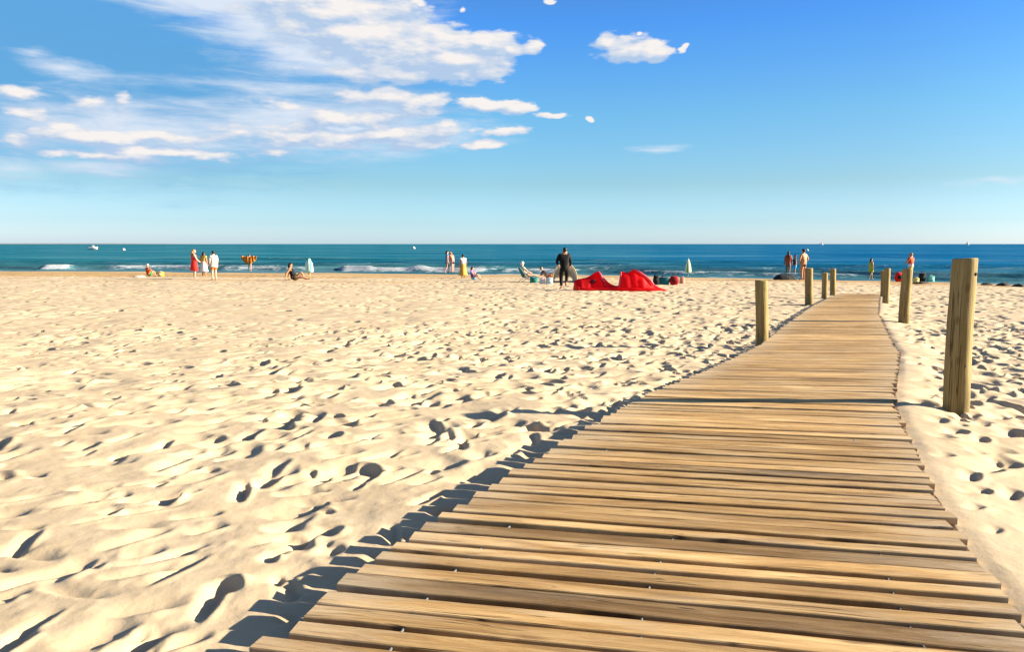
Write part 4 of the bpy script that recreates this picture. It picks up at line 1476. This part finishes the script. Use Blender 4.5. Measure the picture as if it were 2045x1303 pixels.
heap(1566, 559, 46, 11, CM('dark_wrap', .022, .022, .026), 'beach_wrap', 'crumpled dark cloth heaped on the sand by two bathers', 'cloth', .5)
heap(278, 554, 24, 4, CM('pale_towel', .72, .52, .42), 'towel', 'pale pink towel spread beside the seated person in a sun hat', 'towel', .8)
heap(1841, 567, 36, 4, CM('dark_mat', .10, .075, .045), 'beach_mat', 'dark beach mat under the row of bags', 'mat', .5)
M_ROCK = CM('dark_wet_stone', .06, .045, .035)
heap(2005, 571, 28, 6, M_ROCK, 'rock', 'dark flat rock at the water edge, middle one of three', 'rock', .7)
heap(2035, 573, 26, 6, M_ROCK, 'rock', 'dark flat rock at the water edge, touching the frame edge', 'rock', .7)
heap(1970, 570, 24, 5, CM('dark_wet_weed', .10, .085, .06), 'rock', 'brownish low rock at the water edge just right of the drilled post', 'rock', .7)

# ------------------------------------------------------------------ on the water
def afloat(px, py):
    r = ray(px, py)
    y = (SEA - EYE) / (r.z / r.y)
    return Vector((r.x / r.y * y, y, SEA + .05))


def buoy(px, py, wpx, label):
    p = afloat(px, py)
    r = wpx * p.y / F / 2
    e = empty('buoy', p, label, 'buoy', 'white buoys off the beach')
    m = MB()
    m.lathe([(r * .25, -r * .9), (r * .8, -r * .5), (r, 0), (r * .9, r * .5), (r * .55, r * .95), (r * .18, r * 1.2)], 20)
    m.build('float', WHT, e)
    m = MB()
    m.tube([(r * .28 * math.cos(a), 0, r * 1.15 + r * .35 * math.sin(a)) for a in np.linspace(0, PI, 9)], r * .06, 6)
    m.build('lifting_eye', GREY, e)
    return e


buoy(247, 500, 6, 'small white buoy right of the motor boat')
buoy(826, 497, 7, 'white buoy alone on the water near the middle of the bay')
buoy(1612, 501, 5.5, 'white buoy above the shoulder of the bare backed bather')

p = afloat(186, 499)
u_ = p.y / F
bt = empty('motor_boat', p, 'white motor boat lying off the left end of the beach', 'boat')
m = MB()
rings = []
for i in range(13):
    q = i / 12
    x = (-9 + 18 * q) * u_
    bw = 3.2 * u_ * (1 - max(0, q - .55) ** 2 * 4.6)
    kd = (-1.2 + 2.2 * max(0, q - .6) * 2) * u_
    dk = (4.6 + 1.2 * q) * u_
    rings.append([(x - .12 * (dk - kd) * (1 - q), 0, kd), (x, bw * .75, kd + .4 * (dk - kd)), (x + .1 * q * u_ * 8, bw, dk), (x + .1 * q * u_ * 8, -bw, dk), (x, -bw * .75, kd + .4 * (dk - kd))])
m.loft(rings)
m.build('hull', WHT, bt)
m = MB()
m.box((-1.5 * u_, 0, 6.4 * u_), (7 * u_, 4 * u_, 3.2 * u_), bev=.5 * u_)
m.build('cabin', WHT, bt)
m = MB()
m.box((-1.5 * u_, 0, 6.7 * u_), (7.15 * u_, 4.15 * u_, 1.1 * u_), bev=.2 * u_)
m.build('window', CM('tinted_glass', .03, .05, .07, .2), bt)


def sailer(px, wpx, hpx, label):
    y = 1600.0
    r = ray(px, 489)
    p = Vector((r.x / r.y * y, y, SEA))
    u = y / F
    e = empty('sailing_boat', p, label, 'sailing boat', 'sailing boats on the horizon')
    m = MB()
    rings = []
    for i in range(9):
        q = i / 8
        x = (-.42 + .84 * q) * wpx * u
        bw = .11 * wpx * u * math.sin(PI * (.12 + .80 * q)) ** .7
        rings.append([(x, 0, -.3), (x, bw, .35 * u), (x, bw * 1.1, .9 * u), (x, -bw * 1.1, .9 * u), (x, -bw, .35 * u)])
    m.loft(rings)
    m.build('hull', WHT, e)
    m = MB()
    m.tube([(0, 0, 0), (0, 0, hpx * u * 1.03)], .12, 8)
    m.build('mast', GREY, e)
    for (x0, x1, zt) in ((-.04, -.44, 1.0), (.05, .46, .86)):
        m = MB()
        rg = []
        for i in range(8):
            q = i / 7
            xa, xb = x0 * wpx * u, (x0 + (x1 - x0) * (1 - q) ** .8) * wpx * u
            z = (1.1 + (hpx * zt - 1.1) * q) * u
            bl = .25 * u * math.sin(PI * min(.95, .2 + q))
            rg.append([(xa, -.06, z), ((xa + xb) / 2, -.06 - bl, z), (xb, -.06, z), (xb, .06, z), ((xa + xb) / 2, .06 - bl, z), (xa, .06, z)])
        m.loft(rg)
        m.build('sail', WHT, e)
    return e


sailer(1640, 10, 5.0, 'tiny white sailing boat on the horizon above the boardwalk end')
sailer(1932, 8, 7.0, 'tiny white sailing boat on the horizon above the drilled post')
